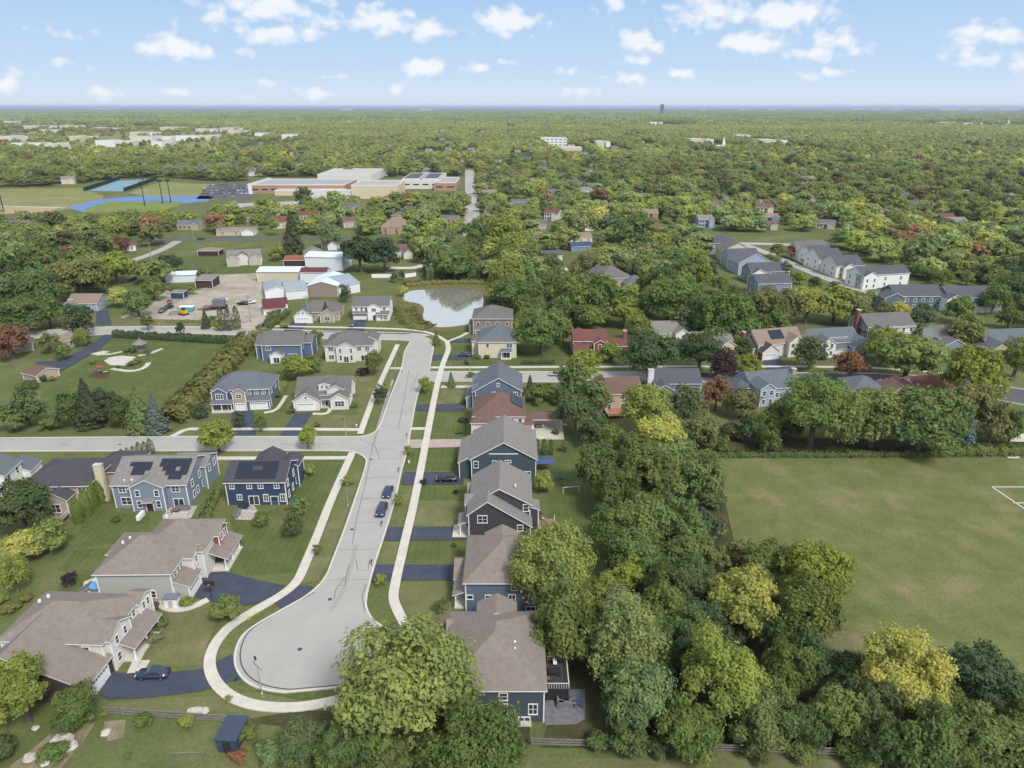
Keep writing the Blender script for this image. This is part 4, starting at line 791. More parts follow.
block('white office building in the sunlit woods', 541, 567, 146, 60, 16, 'white', 'flatwhite', 3, 'office_building')
block('low cream building right below the white office building', 556, 582, 151, 40, 6, 'stucco', 'flatwhite', 0)
TOWN = [(12,44,148,'white'),(96,134,147,'white'),(130,176,142,'offwhite'),(24,55,129,'stucco'),(60,80,129,'cream'),(40,56,134,'stucco'),(92,118,132,'orange'),(130,160,137,'cream'),(176,218,141,'white'),(0,22,142,'offwhite'),(70,90,142,'cream'),(152,172,148,'white'),(220,252,132,'stucco'),(228,250,135,'cream'),(255,272,138,'white'),(46,64,151,'offwhite'),(196,216,133,'cream'),(4,16,124,'white'),(160,186,131,'stucco'),
 (282,306,140,'white'),(735,752,140,'offwhite'),(760,790,146,'cream'),(690,716,145,'stucco'),(845,858,118,'white'),(870,888,123,'white'),(940,958,125,'white'),(960,985,126,'offwhite'),(905,916,121,'cream'),(990,1015,122,'white'),(720,732,118,'offwhite'),(650,664,125,'white'),(596,612,148,'cream'),(100,110,109.6,'white'),(112,118,109.5,'offwhite'),(92,97,109.6,'white'),(770,776,109.8,'white'),(740,746,109.9,'offwhite'),(852,866,109.7,'white'),(872,880,109.8,'white'),(890,902,110,'offwhite'),(940,960,110,'white'),(968,982,110.2,'offwhite'),(1000,1018,110,'white'),(700,706,110,'offwhite'),(420,432,110.2,'white'),(340,352,110.4,'offwhite')]
TOWN = TOWN[:1]+[q for t_ in TOWN[1:] for q in ([(t_[0], t_[0]+(t_[1]-t_[0])*.5, t_[2], t_[3]), (t_[0]+(t_[1]-t_[0])*.62, t_[0]+(t_[1]-t_[0])*.9, t_[2]-.9, 'cream' if t_[3] == 'white' else 'white')] if t_[2] > 115 else [t_])]
for i, (x0,x1,yb,m_) in enumerate(TOWN):
    far_ = yb < 115
    block('pale block on the far horizon, a speck above the distant woods' if far_ else 'low flat-roofed building in the distant sunlit town among trees', x0, x1, yb, 60 if far_ else 30+(i*7)%30, 36 if far_ else 10+(i*3)%6, m_, 'flatwhite' if i%3 else 'rust', 0, 'flat_building', 'building', 'pale blocks on the horizon' if far_ else 'low buildings of the distant town')
# water towers, spires, the tall tower on the horizon
def tower(label, x, yb, h_, kind):
    a = g(x, yb); e = empty(kind, a); tag(e, label, kind.replace('_',' ')); 
    if kind == 'water_tower':
        b = MB(); b.tube((0,0,0),(0,0,h_*.75),h_*.05,h_*.04,8); b.build('column', sid('white'), e); t_ = MB(); t_.lump((0,0,h_*.86),h_*.2,12,0,1,.75); t_.build('tank', sid('white'), e, True)
    elif kind == 'church_steeple':
        b = MB(); b.box(-3,3,-3,3,0,h_*.5); b.box(-9,9,3,30,0,8); b.build('belfry', sid('white'), e); t_ = MB(); t_.v = []; t_.tube((0,0,h_*.5),(0,0,h_),3.6,.1,4); t_.build('spire', sid('white'), e)
    else:
        b = MB(); b.box(-16,16,-14,14,0,h_); b.box(-8,8,-7,7,h_,h_+5); b.build('shaft', sid('slate'), e); t_ = MB()
        for k in range(int(h_/6)): t_.box(-16.2,16.2,-14.2,14.2,3+k*6,5+k*6)
        t_.build('window_band', M_GLASS, e)
tower('tall dark tower block standing alone on the horizon', 661.5, 115.5, 102, 'tower_block')
tower('white water tower left of the far wooded skyline', 155, 113.2, 48, 'water_tower'); tower('small white water tower above the trees in the centre', 565.5, 114.5, 42, 'water_tower'); tower('thin pale water tower near the pylons', 387, 114, 40, 'water_tower')
tower('white church steeple at the far right among the trees', 1008, 125.5, 34, 'church_steeple'); tower('pale church steeple left of the sunlit clearing', 723, 150, 26, 'church_steeple')
M_PY = mat('pylon_steel', (.5,.52,.55), .6, 0)
for k, x in enumerate((226,312,328,334,341,347,353,358,363,371)):
    a = g(x, 115+(k%3)*.6); b = MB(); b.tube((0,0,0),(0,0,44),1.4,.8,4); b.box(-7,7,-.5,.5,36,37.4); b.box(-5,5,-.5,.5,41,42); o = b.build('power_pylon', M_PY); o.location = a; tag(o, 'tiny grey power pylon in the line across the far woods', 'pylon', 'power pylons on the skyline')

# ------------------------------------------------------------------ trees
def leaf_mat(key, objcol=True):
    m = bpy.data.materials.new(key); m.use_nodes = True; t = m.node_tree; t.nodes.clear()
    tcn = nd(t, 'ShaderNodeTexCoord'); n1 = nd(t, 'ShaderNodeTexNoise'); n1.inputs['Scale'].default_value = 2.2; n1.inputs['Detail'].default_value = 3
    t.links.new(tcn.outputs['Object'], n1.inputs['Vector'])
    if objcol: oi = nd(t, 'ShaderNodeObjectInfo'); col = oi.outputs['Color']
    else: oi = nd(t, 'ShaderNodeAttribute', attribute_type='INSTANCER', attribute_name='tint'); col = oi.outputs['Color']
    r_ = nd(t, 'ShaderNodeValToRGB'); e = r_.color_ramp.elements; e[0].position = .33; e[1].position = .68; e[0].color = (.72,.80,.80,1); e[1].color = (1.28,1.16,1.0,1)
    t.links.new(n1.outputs['Fac'], r_.inputs[0])
    mx = nd(t, 'ShaderNodeMix', data_type='RGBA', blend_type='MULTIPLY'); mx.inputs['Factor'].default_value = 1; t.links.new(col, mx.inputs['A']); t.links.new(r_.outputs[0], mx.inputs['B'])
    d = nd(t, 'ShaderNodeBsdfDiffuse'); t.links.new(mx.outputs['Result'], d.inputs['Color'])
    tr = nd(t, 'ShaderNodeBsdfTranslucent'); t.links.new(mx.outputs['Result'], tr.inputs['Color'])
    ms = nd(t, 'ShaderNodeMixShader'); ms.inputs[0].default_value = .42; t.links.new(d.outputs[0], ms.inputs[1]); t.links.new(tr.outputs[0], ms.inputs[2])
    o = nd(t, 'ShaderNodeOutputMaterial'); t.links.new(ms.outputs[0], o.inputs['Surface']); return m
M_LEAF = leaf_mat('leaves'); M_LEAFI = leaf_mat('leaves_wood', False)
M_BARK = mat('bark', (.13,.105,.085), .95, .3, 3)
def rnd_dirs(rs, n):
    v = rs.normal(size=(n,3)); return v/np.linalg.norm(v, axis=1)[:,None]
# form: half height / centre height in crown radii
FORM = {'R': (.95,.98), 'B': (.72,.88), 'O': (1.42,1.45), 'L': (1.05,1.10), 'W': (1.10,1.05), 'C': (1.7,1.7), 'A': (2.9,2.95), 'S': (.62,.55), 'P': (1.2,1.2)}
def crown_pts(kind, rs, n):
    hz, zc = FORM[kind]
    if kind == 'C':
        z = rs.random(n)**1.35; tier = .80+.20*np.abs(np.sin(z*34+rs.random()*3)); az = rs.random(n)*6.283
        lob = 1+.16*np.sin(az*5+z*23)+.09*np.sin(az*11+z*41)
        rad = (1-z)**.85*tier*lob*(.72+.3*rs.random(n)); p = np.stack([rad*np.cos(az), rad*np.sin(az), .12+z*3.28], 1)
        nr = np.stack([np.cos(az)*.7, np.sin(az)*.7, np.full(n,.75)], 1); return p, nr
    if kind == 'A':
        z = rs.random(n); az = rs.random(n)*6.283; rad = np.clip(np.sin(np.pi*np.clip(z*.80+.2,0,1))**.6,0,1)*(.85+.2*rs.random(n))*(1+.1*np.sin(az*4+z*20))
        p = np.stack([rad*np.cos(az), rad*np.sin(az), .05+z*5.8], 1); nr = np.stack([np.cos(az), np.sin(az), np.full(n,.35)], 1); return p, nr
    K = {'R':34,'B':34,'O':30,'L':26,'W':40,'S':16,'P':28}[kind]; K = int(K*(2.0 if n > 20000 else 1.45 if n > 8000 else 1)); d = rnd_dirs(rs, K*3); d = d[d[:,2] > (-.55 if kind != 'S' else -.2)][:K]
    K = len(d); rr = (.46+.42*rs.random(K)); br = {'R':.30,'B':.30,'O':.30,'L':.23,'W':.25,'S':.36,'P':.27}[kind]*(.55+.7*rs.random(K))*(.80 if n > 20000 else .88 if n > 8000 else 1)
    c = d*rr[:,None]
    if kind in 'RBOP': br[:K//4] *= 1.15
    c = np.concatenate([c, rnd_dirs(rs, K//3)*.28]); br = np.concatenate([br, np.full(K//3, .3)])
    # lopsided crown
    wgt = br**2; wgt /= wgt.sum(); b = rs.choice(len(c), n, p=wgt)
    u = rnd_dirs(rs, n); u[:,2] = np.where(u[:,2] < -.35, -u[:,2]*.7, u[:,2]); u /= np.linalg.norm(u,axis=1)[:,None]
    # each clump is itself ragged
    rad = br[b]*(.66+.50*rs.random(n)**1.3)*(1+.22*np.sin(u[:,0]*7+b)*np.sin(u[:,1]*7+b*2)*1.2)
    p = c[b]+u*rad[:,None]
    if kind == 'W': p[:,2] -= .22*(p[:,0]**2+p[:,1]**2)*rs.random(n)
    nr = u*.75+p*.35+np.array([0,0,.22]); p[:,2] = p[:,2]*hz+zc
    if kind == 'S': p[:,2] = np.maximum(p[:,2], .03)
    return p, nr
def crown_mesh(name, kind, n, leaf, seed, m):
    rs = np.random.RandomState(seed); p, nr = crown_pts(kind, rs, n); nr = nr+rs.normal(size=nr.shape)*(.42 if n > 4500 else .28); nr /= np.linalg.norm(nr,axis=1)[:,None]
    t = np.cross(nr, rnd_dirs(rs, n)); t /= np.linalg.norm(t,axis=1)[:,None]+1e-9; b = np.cross(nr, t)
    sz = leaf*(.40+1.35*rs.random(n)**1.6)[:,None]/2; el = 1.25
    v = np.stack([p-t*sz*el, p-b*sz*.8+nr*sz*.25, p+t*sz*el, p+b*sz*.8+nr*sz*.2], 1).reshape(-1,3)
    me = bpy.data.meshes.new(name); me.vertices.add(n*4); me.vertices.foreach_set('co', v.astype(np.float32).ravel())
    me.loops.add(n*4); me.loops.foreach_set('vertex_index', np.arange(n*4, dtype=np.int32)); me.polygons.add(n)
    me.polygons.foreach_set('loop_start', np.arange(0, n*4, 4, dtype=np.int32)); me.materials.append(m); me.update(calc_edges=True); return me
def trunk_mesh(kind, seed, full=True):
    rn = random.Random(seed); hz, zc = FORM[kind]; b = MB(); n = 7 if full else 5
    if kind in 'CA': b.tube((0,0,-.05),(0,0,zc*1.2),.09,.03,n)
    elif kind == 'S':
        for i in range(4): a = i*1.57; b.tube((0,0,-.02),(math.cos(a)*.35,math.sin(a)*.35,.6),.05,.02,4)
    else:
        z1 = zc-hz*.45; b.tube((0,0,-.05),(.02,.01,z1),.085,.062,n); k = 7 if full else 3
        for i in range(k):
            a = i*6.283/k+rn.uniform(-.3,.3); e = (math.cos(a)*rn.uniform(.4,.62), math.sin(a)*rn.uniform(.4,.62), zc+rn.uniform(-.1,.45)*hz)
            m_ = (e[0]*.4, e[1]*.4, z1+(e[2]-z1)*.55); b.tube((.02,.01,z1-.1+.03*i),m_,.05,.034,5); b.tube(m_,e,.034,.012,5)
            if full: b.tube(m_,(e[0]*.6+.15*math.sin(a),e[1]*.6-.15*math.cos(a),e[2]+.2),.024,.008,4)
        b.tube((.02,.01,z1-.05),(0,0,zc+hz*.6),.055,.012,5)
    return b.mesh('trunk', M_BARK)
LOD = {'x': (30000,.048), 'n': (15000,.070), 'm': (5200,.11), 'f': (1200,.20)}
_pr = {}
def proto(kind, lod, var):
    k = (kind, lod, var)
    if k not in _pr:
        n, lf = LOD[lod]
        if kind == 'A': n = int(n*.9); lf *= 1.0
        if kind == 'S': n = int(n*.5); lf *= 1.1
        if kind == 'C': lf *= 1.05
        if kind == 'L': n = int(n*.62); lf *= .95
        seed = {'R':1,'B':2,'O':3,'L':4,'W':5,'C':6,'A':7,'S':8,'P':9}[kind]*100+var*7+ord(lod)
        _pr[k] = (crown_mesh('crown', kind, n, lf, seed, M_LEAF), trunk_mesh(kind, seed, lod in 'nx'))
    return _pr[k]
TONE = {'g': (.192,.250,.090), 'd': (.145,.195,.083), 'y': (.300,.355,.092), 'Y': (.48,.475,.15), 'r': (.290,.165,.11), 'o': (.245,.255,.11), 's': (.250,.320,.150), 'b': (.180,.235,.225),
        'p': (.080,.055,.068), 'l': (.262,.325,.125), 'k': (.112,.152,.082), 'w': (.28,.31,.18), 'h': (.25,.25,.10), 'v': (.19,.27,.06)}
TWORD = {'g': 'mid green', 'd': 'dark green', 'y': 'yellow-green', 'Y': 'yellow', 'r': 'russet red', 'o': 'olive-brown', 's': 'silvery green', 'b': 'blue-grey', 'p': 'dark purple', 'l': 'light green', 'k': 'very dark green', 'w': 'pale dusty green', 'h': 'golden-brown', 'v': 'bright green'}
KWORD = {'R': 'round leafy tree', 'B': 'broad spreading tree', 'O': 'tall oval tree', 'L': 'thin airy tree', 'W': 'drooping willow-like tree', 'C': 'cone-shaped spruce', 'A': 'slim arborvitae column', 'S': 'low rounded shrub', 'P': 'ragged upright tree'}
KNAME = {'R': 'leafy_tree', 'B': 'spreading_tree', 'O': 'oval_tree', 'L': 'airy_tree', 'W': 'willow_tree', 'C': 'spruce_tree', 'A': 'arborvitae', 'S': 'shrub', 'P': 'ragged_tree'}
KCAT = {'S': 'shrub', 'A': 'conifer', 'C': 'conifer'}
rT = random.Random(5); TREES = []
def tree(cx, cy, wpx, kind='R', tone='g', label=None, hs=1.0, world=None, r=None):
    """crown centre and crown width as the photograph shows them"""
    hz, zc = FORM[kind]
    if world is None:
        rr = 3.0
        for _ in range(6): P = g(cx, cy, zc*rr*hs); D = P.y*cP+(H-P.z)*sP; rr = wpx/2*D/FP
        x, y = P.x, P.y
    else: x, y = world; rr = r
    lod = 'x' if wpx > 80 else 'n' if wpx > 42 else ('m' if wpx > 15 else 'f')
    if kind in 'AS' and wpx < 30: lod = 'm' if wpx > 8 else 'f'
    cm, tm = proto(kind, lod, rT.randrange(3 if lod == 'n' else 3))
    e = empty(KNAME[kind], (x, y, 0), rT.uniform(0, 6.28), (rr*rT.uniform(.86,1.12), rr*rT.uniform(.86,1.12), rr*hs*rT.uniform(.93,1.07)))
    if kind in 'RPLWB': e.rotation_euler.x = rT.uniform(-.09,.09); e.rotation_euler.y = rT.uniform(-.09,.09)
    c = TONE[tone]; j = rT.uniform(.86,1.14)
    cr = link('crown', cm, e); cr.color = (c[0]*j*rT.uniform(.93,1.07), c[1]*j, c[2]*j*rT.uniform(.85,1.15), 1)
    link('trunk', tm, e)
    e['category'] = KCAT.get(kind, 'tree'); TREES.append([e, x, y, rr, kind, tone, label, wpx]); return e
T = tree
# the belt of big trees along the bottom and between the gardens and the field
for a in [(402,692,138,'R','l','largest leafy tree of the foreground, hiding the rim of the turning circle'),(476,752,112,'R','g','big tree cut by the bottom edge, right of the largest foreground tree'),(352,748,58,'P','d'),(308,740,50,'R','d'),(272,752,40,'S','s'),(245,733,27,'S','g'),(238,757,20,'S','r','reddish shrub beside the dark garden shed'),(400,762,60,'R','g'),
 (556,566,92,'R','l','light green tree overhanging the slate-blue house with hipped roof'),(566,624,78,'P','g'),(622,648,92,'W','s','silvery drooping tree over the patio of the nearest dark house'),(598,596,56,'L','y'),(640,700,74,'W','s'),(630,735,36,'P','d'),
 (684,640,66,'L','d'),(665,612,52,'P','g'),(690,585,50,'P','d'),(728,680,92,'P','y','yellow-green tree standing by the rail fence in the middle of the wood'),(690,725,66,'R','g'),(765,722,62,'P','g'),(745,604,68,'P','Y','bright yellow tree in the wood between gardens and field'),
 (806,615,74,'R','g'),(812,575,74,'R','y','yellow-green tree at the edge of the field, behind the green one'),(790,668,58,'P','g'),(770,560,50,'R','g'),(648,645,50,'P','g'),(704,630,50,'P','k'),
 (906,682,84,'P','Y','large golden-topped tree at the bottom of the field'),(870,706,66,'P','d'),(836,712,60,'P','g'),(976,680,76,'R','k','very dark round tree at the bottom right of the field'),(930,742,76,'P','g'),(990,738,76,'R','g'),(1016,700,50,'P','g'),(890,752,54,'P','d'),(860,752,44,'S','g'),(960,765,60,'R','g'),(1020,765,50,'R','d'),
 (645,412,66,'R','y'),(660,437,58,'R','Y','yellow maple right of the brown-roofed tan house'),(697,432,44,'L','o'),(600,470,50,'P','g'),(620,492,56,'P','d'),(650,478,64,'P','g'),(674,470,62,'P','s'),(704,480,40,'O','g'),(645,522,72,'R','g'),(612,528,48,'P','g'),(607,508,28,'L','s'),(682,528,52,'P','g'),(704,528,40,'P','k'),(716,560,34,'L','o'),(640,556,66,'R','g'),(690,560,52,'P','g'),(668,588,60,'P','d'),(628,580,46,'L','y'),(622,612,50,'P','s'),(740,552,30,'L','o'),(760,590,44,'P','g'),(720,600,44,'P','d'),(655,745,30,'S','d'),(600,742,30,'S','d'),
 # north edge of the field
 (816,410,82,'R','l','largest light green maple on the north edge of the field'),(786,428,36,'S','d'),(876,418,66,'R','l'),(848,424,44,'R','g'),(901,426,48,'R','g'),(924,418,78,'R','g'),(908,358,66,'B','l'),(975,378,70,'P','y','tall yellow-green tree right of the maroon-roofed house'),(965,408,54,'P','o'),(995,420,42,'P','o'),(969,432,22,'C','b','blue spruce between the field hedge and the olive trees'),(1014,425,34,'P','g'),(812,352,38,'R','d'),(851,366,32,'R','r','russet-topped tree on the verge of the dark street'),(884,346,40,'R','y'),(1018,358,44,'L','g'),
 (701,352,46,'R','k'),(724,364,26,'O','p'),(747,366,26,'R','y','bright yellow-green tree in front of the half-timbered house'),(743,348,20,'R','d'),(717,392,28,'O','r','green oval tree with a fiery red top beside the slate roofs'),(690,405,38,'R','d'),(741,403,34,'R','o'),(772,418,30,'O','g'),(734,432,26,'S','k'),(700,437,30,'L','o'),(752,428,24,'O','d'),(760,440,20,'S','d'),(705,450,16,'S','s'),(722,446,14,'O','g'),(770,440,22,'O','d'),
 (966,334,38,'R','o'),(900,311,20,'R','Y','small yellow tree in front of the long slate house'),(922,316,26,'R','d'),(882,312,22,'R','o'),(924,333,20,'R','o'),(959,310,30,'R','g'),(1010,318,24,'R','g'),(789,306,38,'R','o'),(808,303,44,'R','Y','yellowing tree in front of the left-hand terrace'),(836,303,42,'R','y'),(856,308,36,'R','o'),(765,310,50,'R','o'),(724,316,58,'R','g'),(700,320,40,'R','d'),(745,330,38,'R','g'),(866,318,26,'R','g'),(775,322,30,'P','g'),(995,300,30,'R','g'),(1010,290,36,'R','d'),
 (690,271,30,'O','g'),(686,264,14,'C','b','small blue spruce among the tall green trees south-west of the terrace'),(702,276,24,'O','y'),(676,262,26,'R','g'),(665,282,30,'R','d'),
 # middle, round the side street
 (635,233,38,'R','g'),(586,262,20,'O','o'),(601,250,20,'R','g'),(555,272,13,'R','g'),(507,284,48,'W','y','drooping yellow-green willow right of the pond'),(502,232,34,'R','y'),(476,234,30,'R','g'),(489,250,14,'O','Y','small orange-yellow tree north of the pond'),(512,248,30,'R','y'),(466,258,34,'R','g'),(512,295,44,'R','g'),(542,330,52,'R','g'),(572,296,56,'R','g'),(600,300,42,'P','g'),(625,311,36,'R','y'),(667,302,58,'R','g'),(686,318,38,'R','d'),(650,354,52,'R','k','big dark street maple in front of the long grey-roofed house'),(610,352,22,'R','y'),(584,366,32,'R','y'),(572,385,42,'R','g'),(576,412,38,'P','d'),(540,394,32,'S','g'),(596,395,34,'P','g'),(530,383,10,'C','k'),(592,428,34,'P','d'),(612,440,36,'P','g'),
 (537,447,6,'A','k'),(544,447,6,'A','k'),(551,447,6,'A','k'),(565,447,11,'L','g'),(544,482,23,'R','y'),(520,305,26,'R','g'),(495,300,20,'R','g'),(540,300,30,'R','g'),(555,315,30,'R','d'),(590,318,30,'R','g'),(640,330,30,'R','g'),(528,318,26,'R','g'),(516,325,16,'R','y'),(500,258,24,'R','g'),
 # left, beyond the west street
 (86,401,32,'C','k'),(106,406,34,'P','k'),(71,408,34,'P','d'),(92,412,26,'P','k'),(119,412,30,'P','d'),(138,410,28,'C','s','silvery spruce second from the right in the group above the street'),(154,414,24,'C','b','blue-grey spruce at the right end of the group above the street'),(25,408,42,'R','d'),(50,424,22,'S','g'),(10,418,30,'R','g'),(217,437,34,'R','y','yellow-green street tree at the corner, right of the blue solar house'),(200,412,16,'R','k'),
 (22,508,62,'R','k','big very dark tree at the left edge below the tan house'),(4,480,20,'R','y'),(24,548,38,'R','Y','yellow garden tree near the left edge'),(48,538,36,'R','l'),(14,575,30,'O','y'),(10,608,17,'S','o'),(26,598,16,'S','o'),(141,603,14,'S','g'),(154,606,12,'S','r'),(186,602,14,'S','y'),(160,623,18,'S','d'),(153,638,17,'S','o'),(226,608,34,'B','l','low spreading tree beside the sidewalk bend'),(68,580,17,'L','p'),
 (20,692,68,'P','y','feathery yellow-green tree at the bottom left corner'),(74,708,48,'R','g'),(54,755,30,'S','g'),(144,721,20,'S','g'),(187,721,16,'L','y'),(104,714,12,'S','y'),(229,698,8,'L','y'),(1,750,36,'S','k'),
 (261,519,15,'O','g'),(300,507,15,'O','g'),(293,526,19,'O','d'),(310,470,13,'L','y'),(307,437,20,'O','y'),(260,422,14,'O','g'),(317,425,8,'S','g'),(346,481,12,'L','y'),(400,500,14,'L','y'),(380,395,14,'O','k','small dark tree beside the sidewalk of the beige ranch'),(387,387,9,'L','y'),(409,450,10,'L','y'),(425,385,16,'L','y'),(374,362,20,'O','o'),(362,372,14,'S','p'),(296,367,28,'R','y'),(314,367,14,'R','g'),(355,405,9,'S','g'),(291,411,9,'S','g'),(317,550,12,'L','g'),(380,580,13,'R','y'),(442,606,16,'L','g'),
 (10,342,36,'R','r','russet maple at the left edge beside the brown-roofed house'),(50,342,22,'L','o'),(62,352,18,'R','g'),(77,322,34,'R','k'),(80,338,18,'R','y'),(116,297,22,'R','Y','yellow tree at the corner of the blue-grey bungalow'),(137,303,28,'R','g'),(147,322,16,'L','g'),(115,268,34,'R','y'),(69,252,18,'R','r'),(89,252,19,'R','r'),(108,246,20,'R','r'),(120,244,18,'R','r'),(152,289,24,'R','g'),(170,263,24,'B','k'),(155,273,40,'S','g'),(205,274,20,'S','g'),(75,276,48,'R','o'),(37,292,46,'R','g'),(14,290,40,'R','g'),(22,312,44,'R','d'),(48,312,34,'R','g'),(12,258,40,'R','s'),(40,262,40,'R','g'),(95,280,30,'R','g'),
 (205,319,11,'C','k'),(221,319,8,'A','k'),(228,319,8,'A','k'),(236,318,8,'A','k'),(218,326,10,'R','y'),(180,328,10,'O','k'),(188,290,18,'S','g'),(175,290,14,'S','g'),(212,319,8,'S','d'),
 (292,236,26,'C','k','broad dark spruce between the red-roofed cream house and the sheds'),(277,253,16,'R','y'),(329,235,26,'R','s'),(360,254,38,'R','k'),(384,256,34,'R','k'),(345,294,12,'O','k'),(326,312,11,'C','k'),(316,338,17,'R','g'),(402,275,8,'O','k'),(394,277,8,'O','d'),(423,254,14,'R','p'),(436,259,28,'R','g'),(455,266,32,'R','g'),(484,236,26,'R','y'),(403,291,12,'L','Y'),(436,338,9,'C','o'),(451,380,9,'C','g'),(471,375,10,'S','g'),(441,262,24,'P','g'),(262,333,14,'S','o'),(272,316,14,'S','g'),(285,325,10,'S','y'),
 (240,420,13,'O','k'),(275,395,12,'S','g'),(331,395,10,'S','g'),(322,392,8,'S','g'),(347,398,9,'S','o'),(262,395,10,'S','y')]: T(*a)
for a in [(722,640,40,'S','k'),(700,668,44,'P','d'),(655,668,40,'P','g'),(780,640,40,'P','d'),(812,660,46,'P','d'),(775,702,46,'P','g'),(808,728,44,'P','d'),(700,748,30,'S','g'),(755,752,34,'S','d'),(800,752,30,'S','g'),(672,748,26,'S','k'),(620,700,36,'P','d'),(735,628,36,'S','d'),(590,650,44,'P','d'),(850,672,44,'P','k'),(940,700,50,'P','g'),(660,520,40,'P','d'),(730,590,30,'S','d'),(715,500,24,'S','d'),(718,530,22,'S','o'),(640,448,40,'P','g'),(680,455,36,'P','g'),(625,455,30,'P','d'),(380,745,50,'P','g'),(430,762,50,'R','g'),(330,757,40,'P','g'),(295,757,34,'S','d')]: T(*a)
for k in range(6): T(122+k*5.6, 457-k*2.2, 7, 'A', 'd', ['leftmost','second','third','fourth','fifth','rightmost'][k]+' of the six small arborvitae slanting behind the blue solar house', hs=.8)
for k, (x, y, w_) in enumerate(((76,509,10.5),(85,502,10.5),(92,495,10),(98,491,9.5))): T(x, y, w_, 'A', 'v', ['nearest of the four tall yellow-green arborvitae by the tan house','second nearest of the four tall arborvitae by the tan house','third of the four tall arborvitae, beside the pale chimney','furthest and smallest of the four tall arborvitae by the tan house'][k], hs=1.0)
for a in [(454,545,7,'S','d'),(452,585,9,'S','g'),(456,492,7,'S','p'),(424,482,9,'S','p'),(458,461,8,'S','d'),(459,432,8,'S','d'),(463,420,9,'S','k'),(463,402,7,'S','g'),(449,624,9,'S','g'),(135,612,9,'S','k'),(218,560,12,'S','d'),(226,556,10,'S','o'),(205,520,8,'S','d'),(208,512,8,'S','g'),(193,520,7,'S','o'),(302,500,8,'S','o'),(288,508,7,'S','r'),(262,402,8,'S','y'),(221,404,7,'S','k'),(340,404,7,'S','d'),(352,396,7,'S','d'),(354,388,6,'S','g'),(376,345,8,'S','o'),(310,357,8,'S','g'),(318,360,7,'S','o'),(522,425,8,'S','k'),(556,432,9,'S','d'),(560,400,16,'S','g'),(478,357,7,'S','g'),(487,357,6,'S','d'),(468,362,9,'S','g'),(590,356,7,'S','d'),(612,356,9,'S','g'),(700,360,9,'S','d'),(730,359,9,'S','g'),(805,358,9,'S','d'),(822,357,8,'S','g'),(862,357,9,'S','d'),(640,416,10,'S','g'),(650,400,9,'S','d'),(115,520,9,'S','d'),(60,520,12,'S','k'),(0,600,16,'S','y'),(36,640,14,'S','g'),(20,630,16,'S','o'),(8,648,14,'S','g'),(128,756,8,'S','g'),(84,726,10,'S','y'),(170,716,8,'S','d')]: T(*a)
for a in LATE: T(*a)
# hedges
def hedge(label, P, wd, h_, tone, n=3000, seed=1, leaf=.5, m=None):
    W = smooth_line(V(P), 2); seg = [(b-a).length for a, b in zip(W, W[1:])]; tot = sum(seg); rs = np.random.RandomState(seed)
    cum = np.cumsum([0]+seg); u = rs.random(n)*tot; i = np.clip(np.searchsorted(cum, u)-1, 0, len(seg)-1); A = np.array(W); f = ((u-cum[i])/np.array(seg)[i])[:,None]
    c = A[i]*(1-f)+A[i+1]*f; d = (A[i+1]-A[i])/np.array(seg)[i][:,None]; nn = np.stack([-d[:,1], d[:,0]],1)
    ang = rs.random(n)*np.pi; bump = 1+.12*np.sin(u*.9)+.10*np.sin(u*2.3+1); q = np.sign(np.cos(ang))*np.abs(np.cos(ang))**.6; zz = np.sin(ang)**.5
    rr = (.86+.2*rs.random(n))*bump; P3 = np.concatenate([c+nn*(q*wd/2*rr)[:,None], (zz*h_*rr)[:,None]],1); P3[:,2] = np.maximum(P3[:,2]*rs.random(n)**.15, .05)
    nr = np.concatenate([nn*q[:,None], zz[:,None]],1)+rs.normal(size=(n,3))*.4; nr /= np.linalg.norm(nr,axis=1)[:,None]
    t = np.cross(nr, rnd_dirs(rs, n)); t /= np.linalg.norm(t,axis=1)[:,None]; b = np.cross(nr, t); sz = leaf*(.5+rs.random(n))[:,None]/2
    v = np.stack([P3-t*sz*1.2, P3-b*sz*.8, P3+t*sz*1.2, P3+b*sz*.8],1).reshape(-1,3); me = bpy.data.meshes.new('hedge'); me.vertices.add(n*4); me.vertices.foreach_set('co', v.astype(np.float32).ravel())
    me.loops.add(n*4); me.loops.foreach_set('vertex_index', np.arange(n*4, dtype=np.int32)); me.polygons.add(n); me.polygons.foreach_set('loop_start', np.arange(0,n*4,4,dtype=np.int32)); me.materials.append(M_LEAF); me.update(calc_edges=True)
    o = link('hedge', me); o.color = TONE[tone]+(1,); tag(o, label, 'hedge')
hedge('long clipped dark hedge between the pale lane and the big lawn', [(115,337),(150,339),(200,342),(240,344)], 2.6, 2.6, 'k', 9000, 1, .45)
hedge('overgrown yellow-brown hedge running diagonally down the edge of the big lawn', [(250,342),(240,352),(222,372),(203,392),(180,415),(168,425)], 7.5, 4.2, 'h', 16000, 2, .7)
hedge('low leafy hedge on the north edge of the soccer field', [(942,453.5),(975,454),(1020,454)], 3, 2.2, 'g', 5000, 3, .5)
hedge('thin scrubby hedge under the maples on the field edge', [(705,456),(760,455.5),(830,456),(900,455),(942,455)], 2.5, 1.2, 'd', 5000, 4, .5)
hedge('short box hedge in a row on the lawn by the yellow house', [(522,364),(555,363.5)], 1.4, 1.1, 'k', 1200, 5, .35)
hedge('border of bushes along the wall of the slate-blue garage house', [(270,400),(278,392),(284,384)], 2.6, 1.4, 'y', 1600, 6, .4)
hedge('strip of tall grasses left of the navy house', [(203,524),(211,505),(218,492)], 2.2, 1.1, 'g', 1600, 7, .35)
hedge('reeds on the far bank of the pond', [(405,286),(440,282.5),(485,283)], 7, 1.6, 'o', 5000, 8, .6)
hedge('reeds on the near left bank of the pond', [(404,308),(408,318),(415,326),(430,329)], 9, 1.5, 'o', 4000, 9, .5)
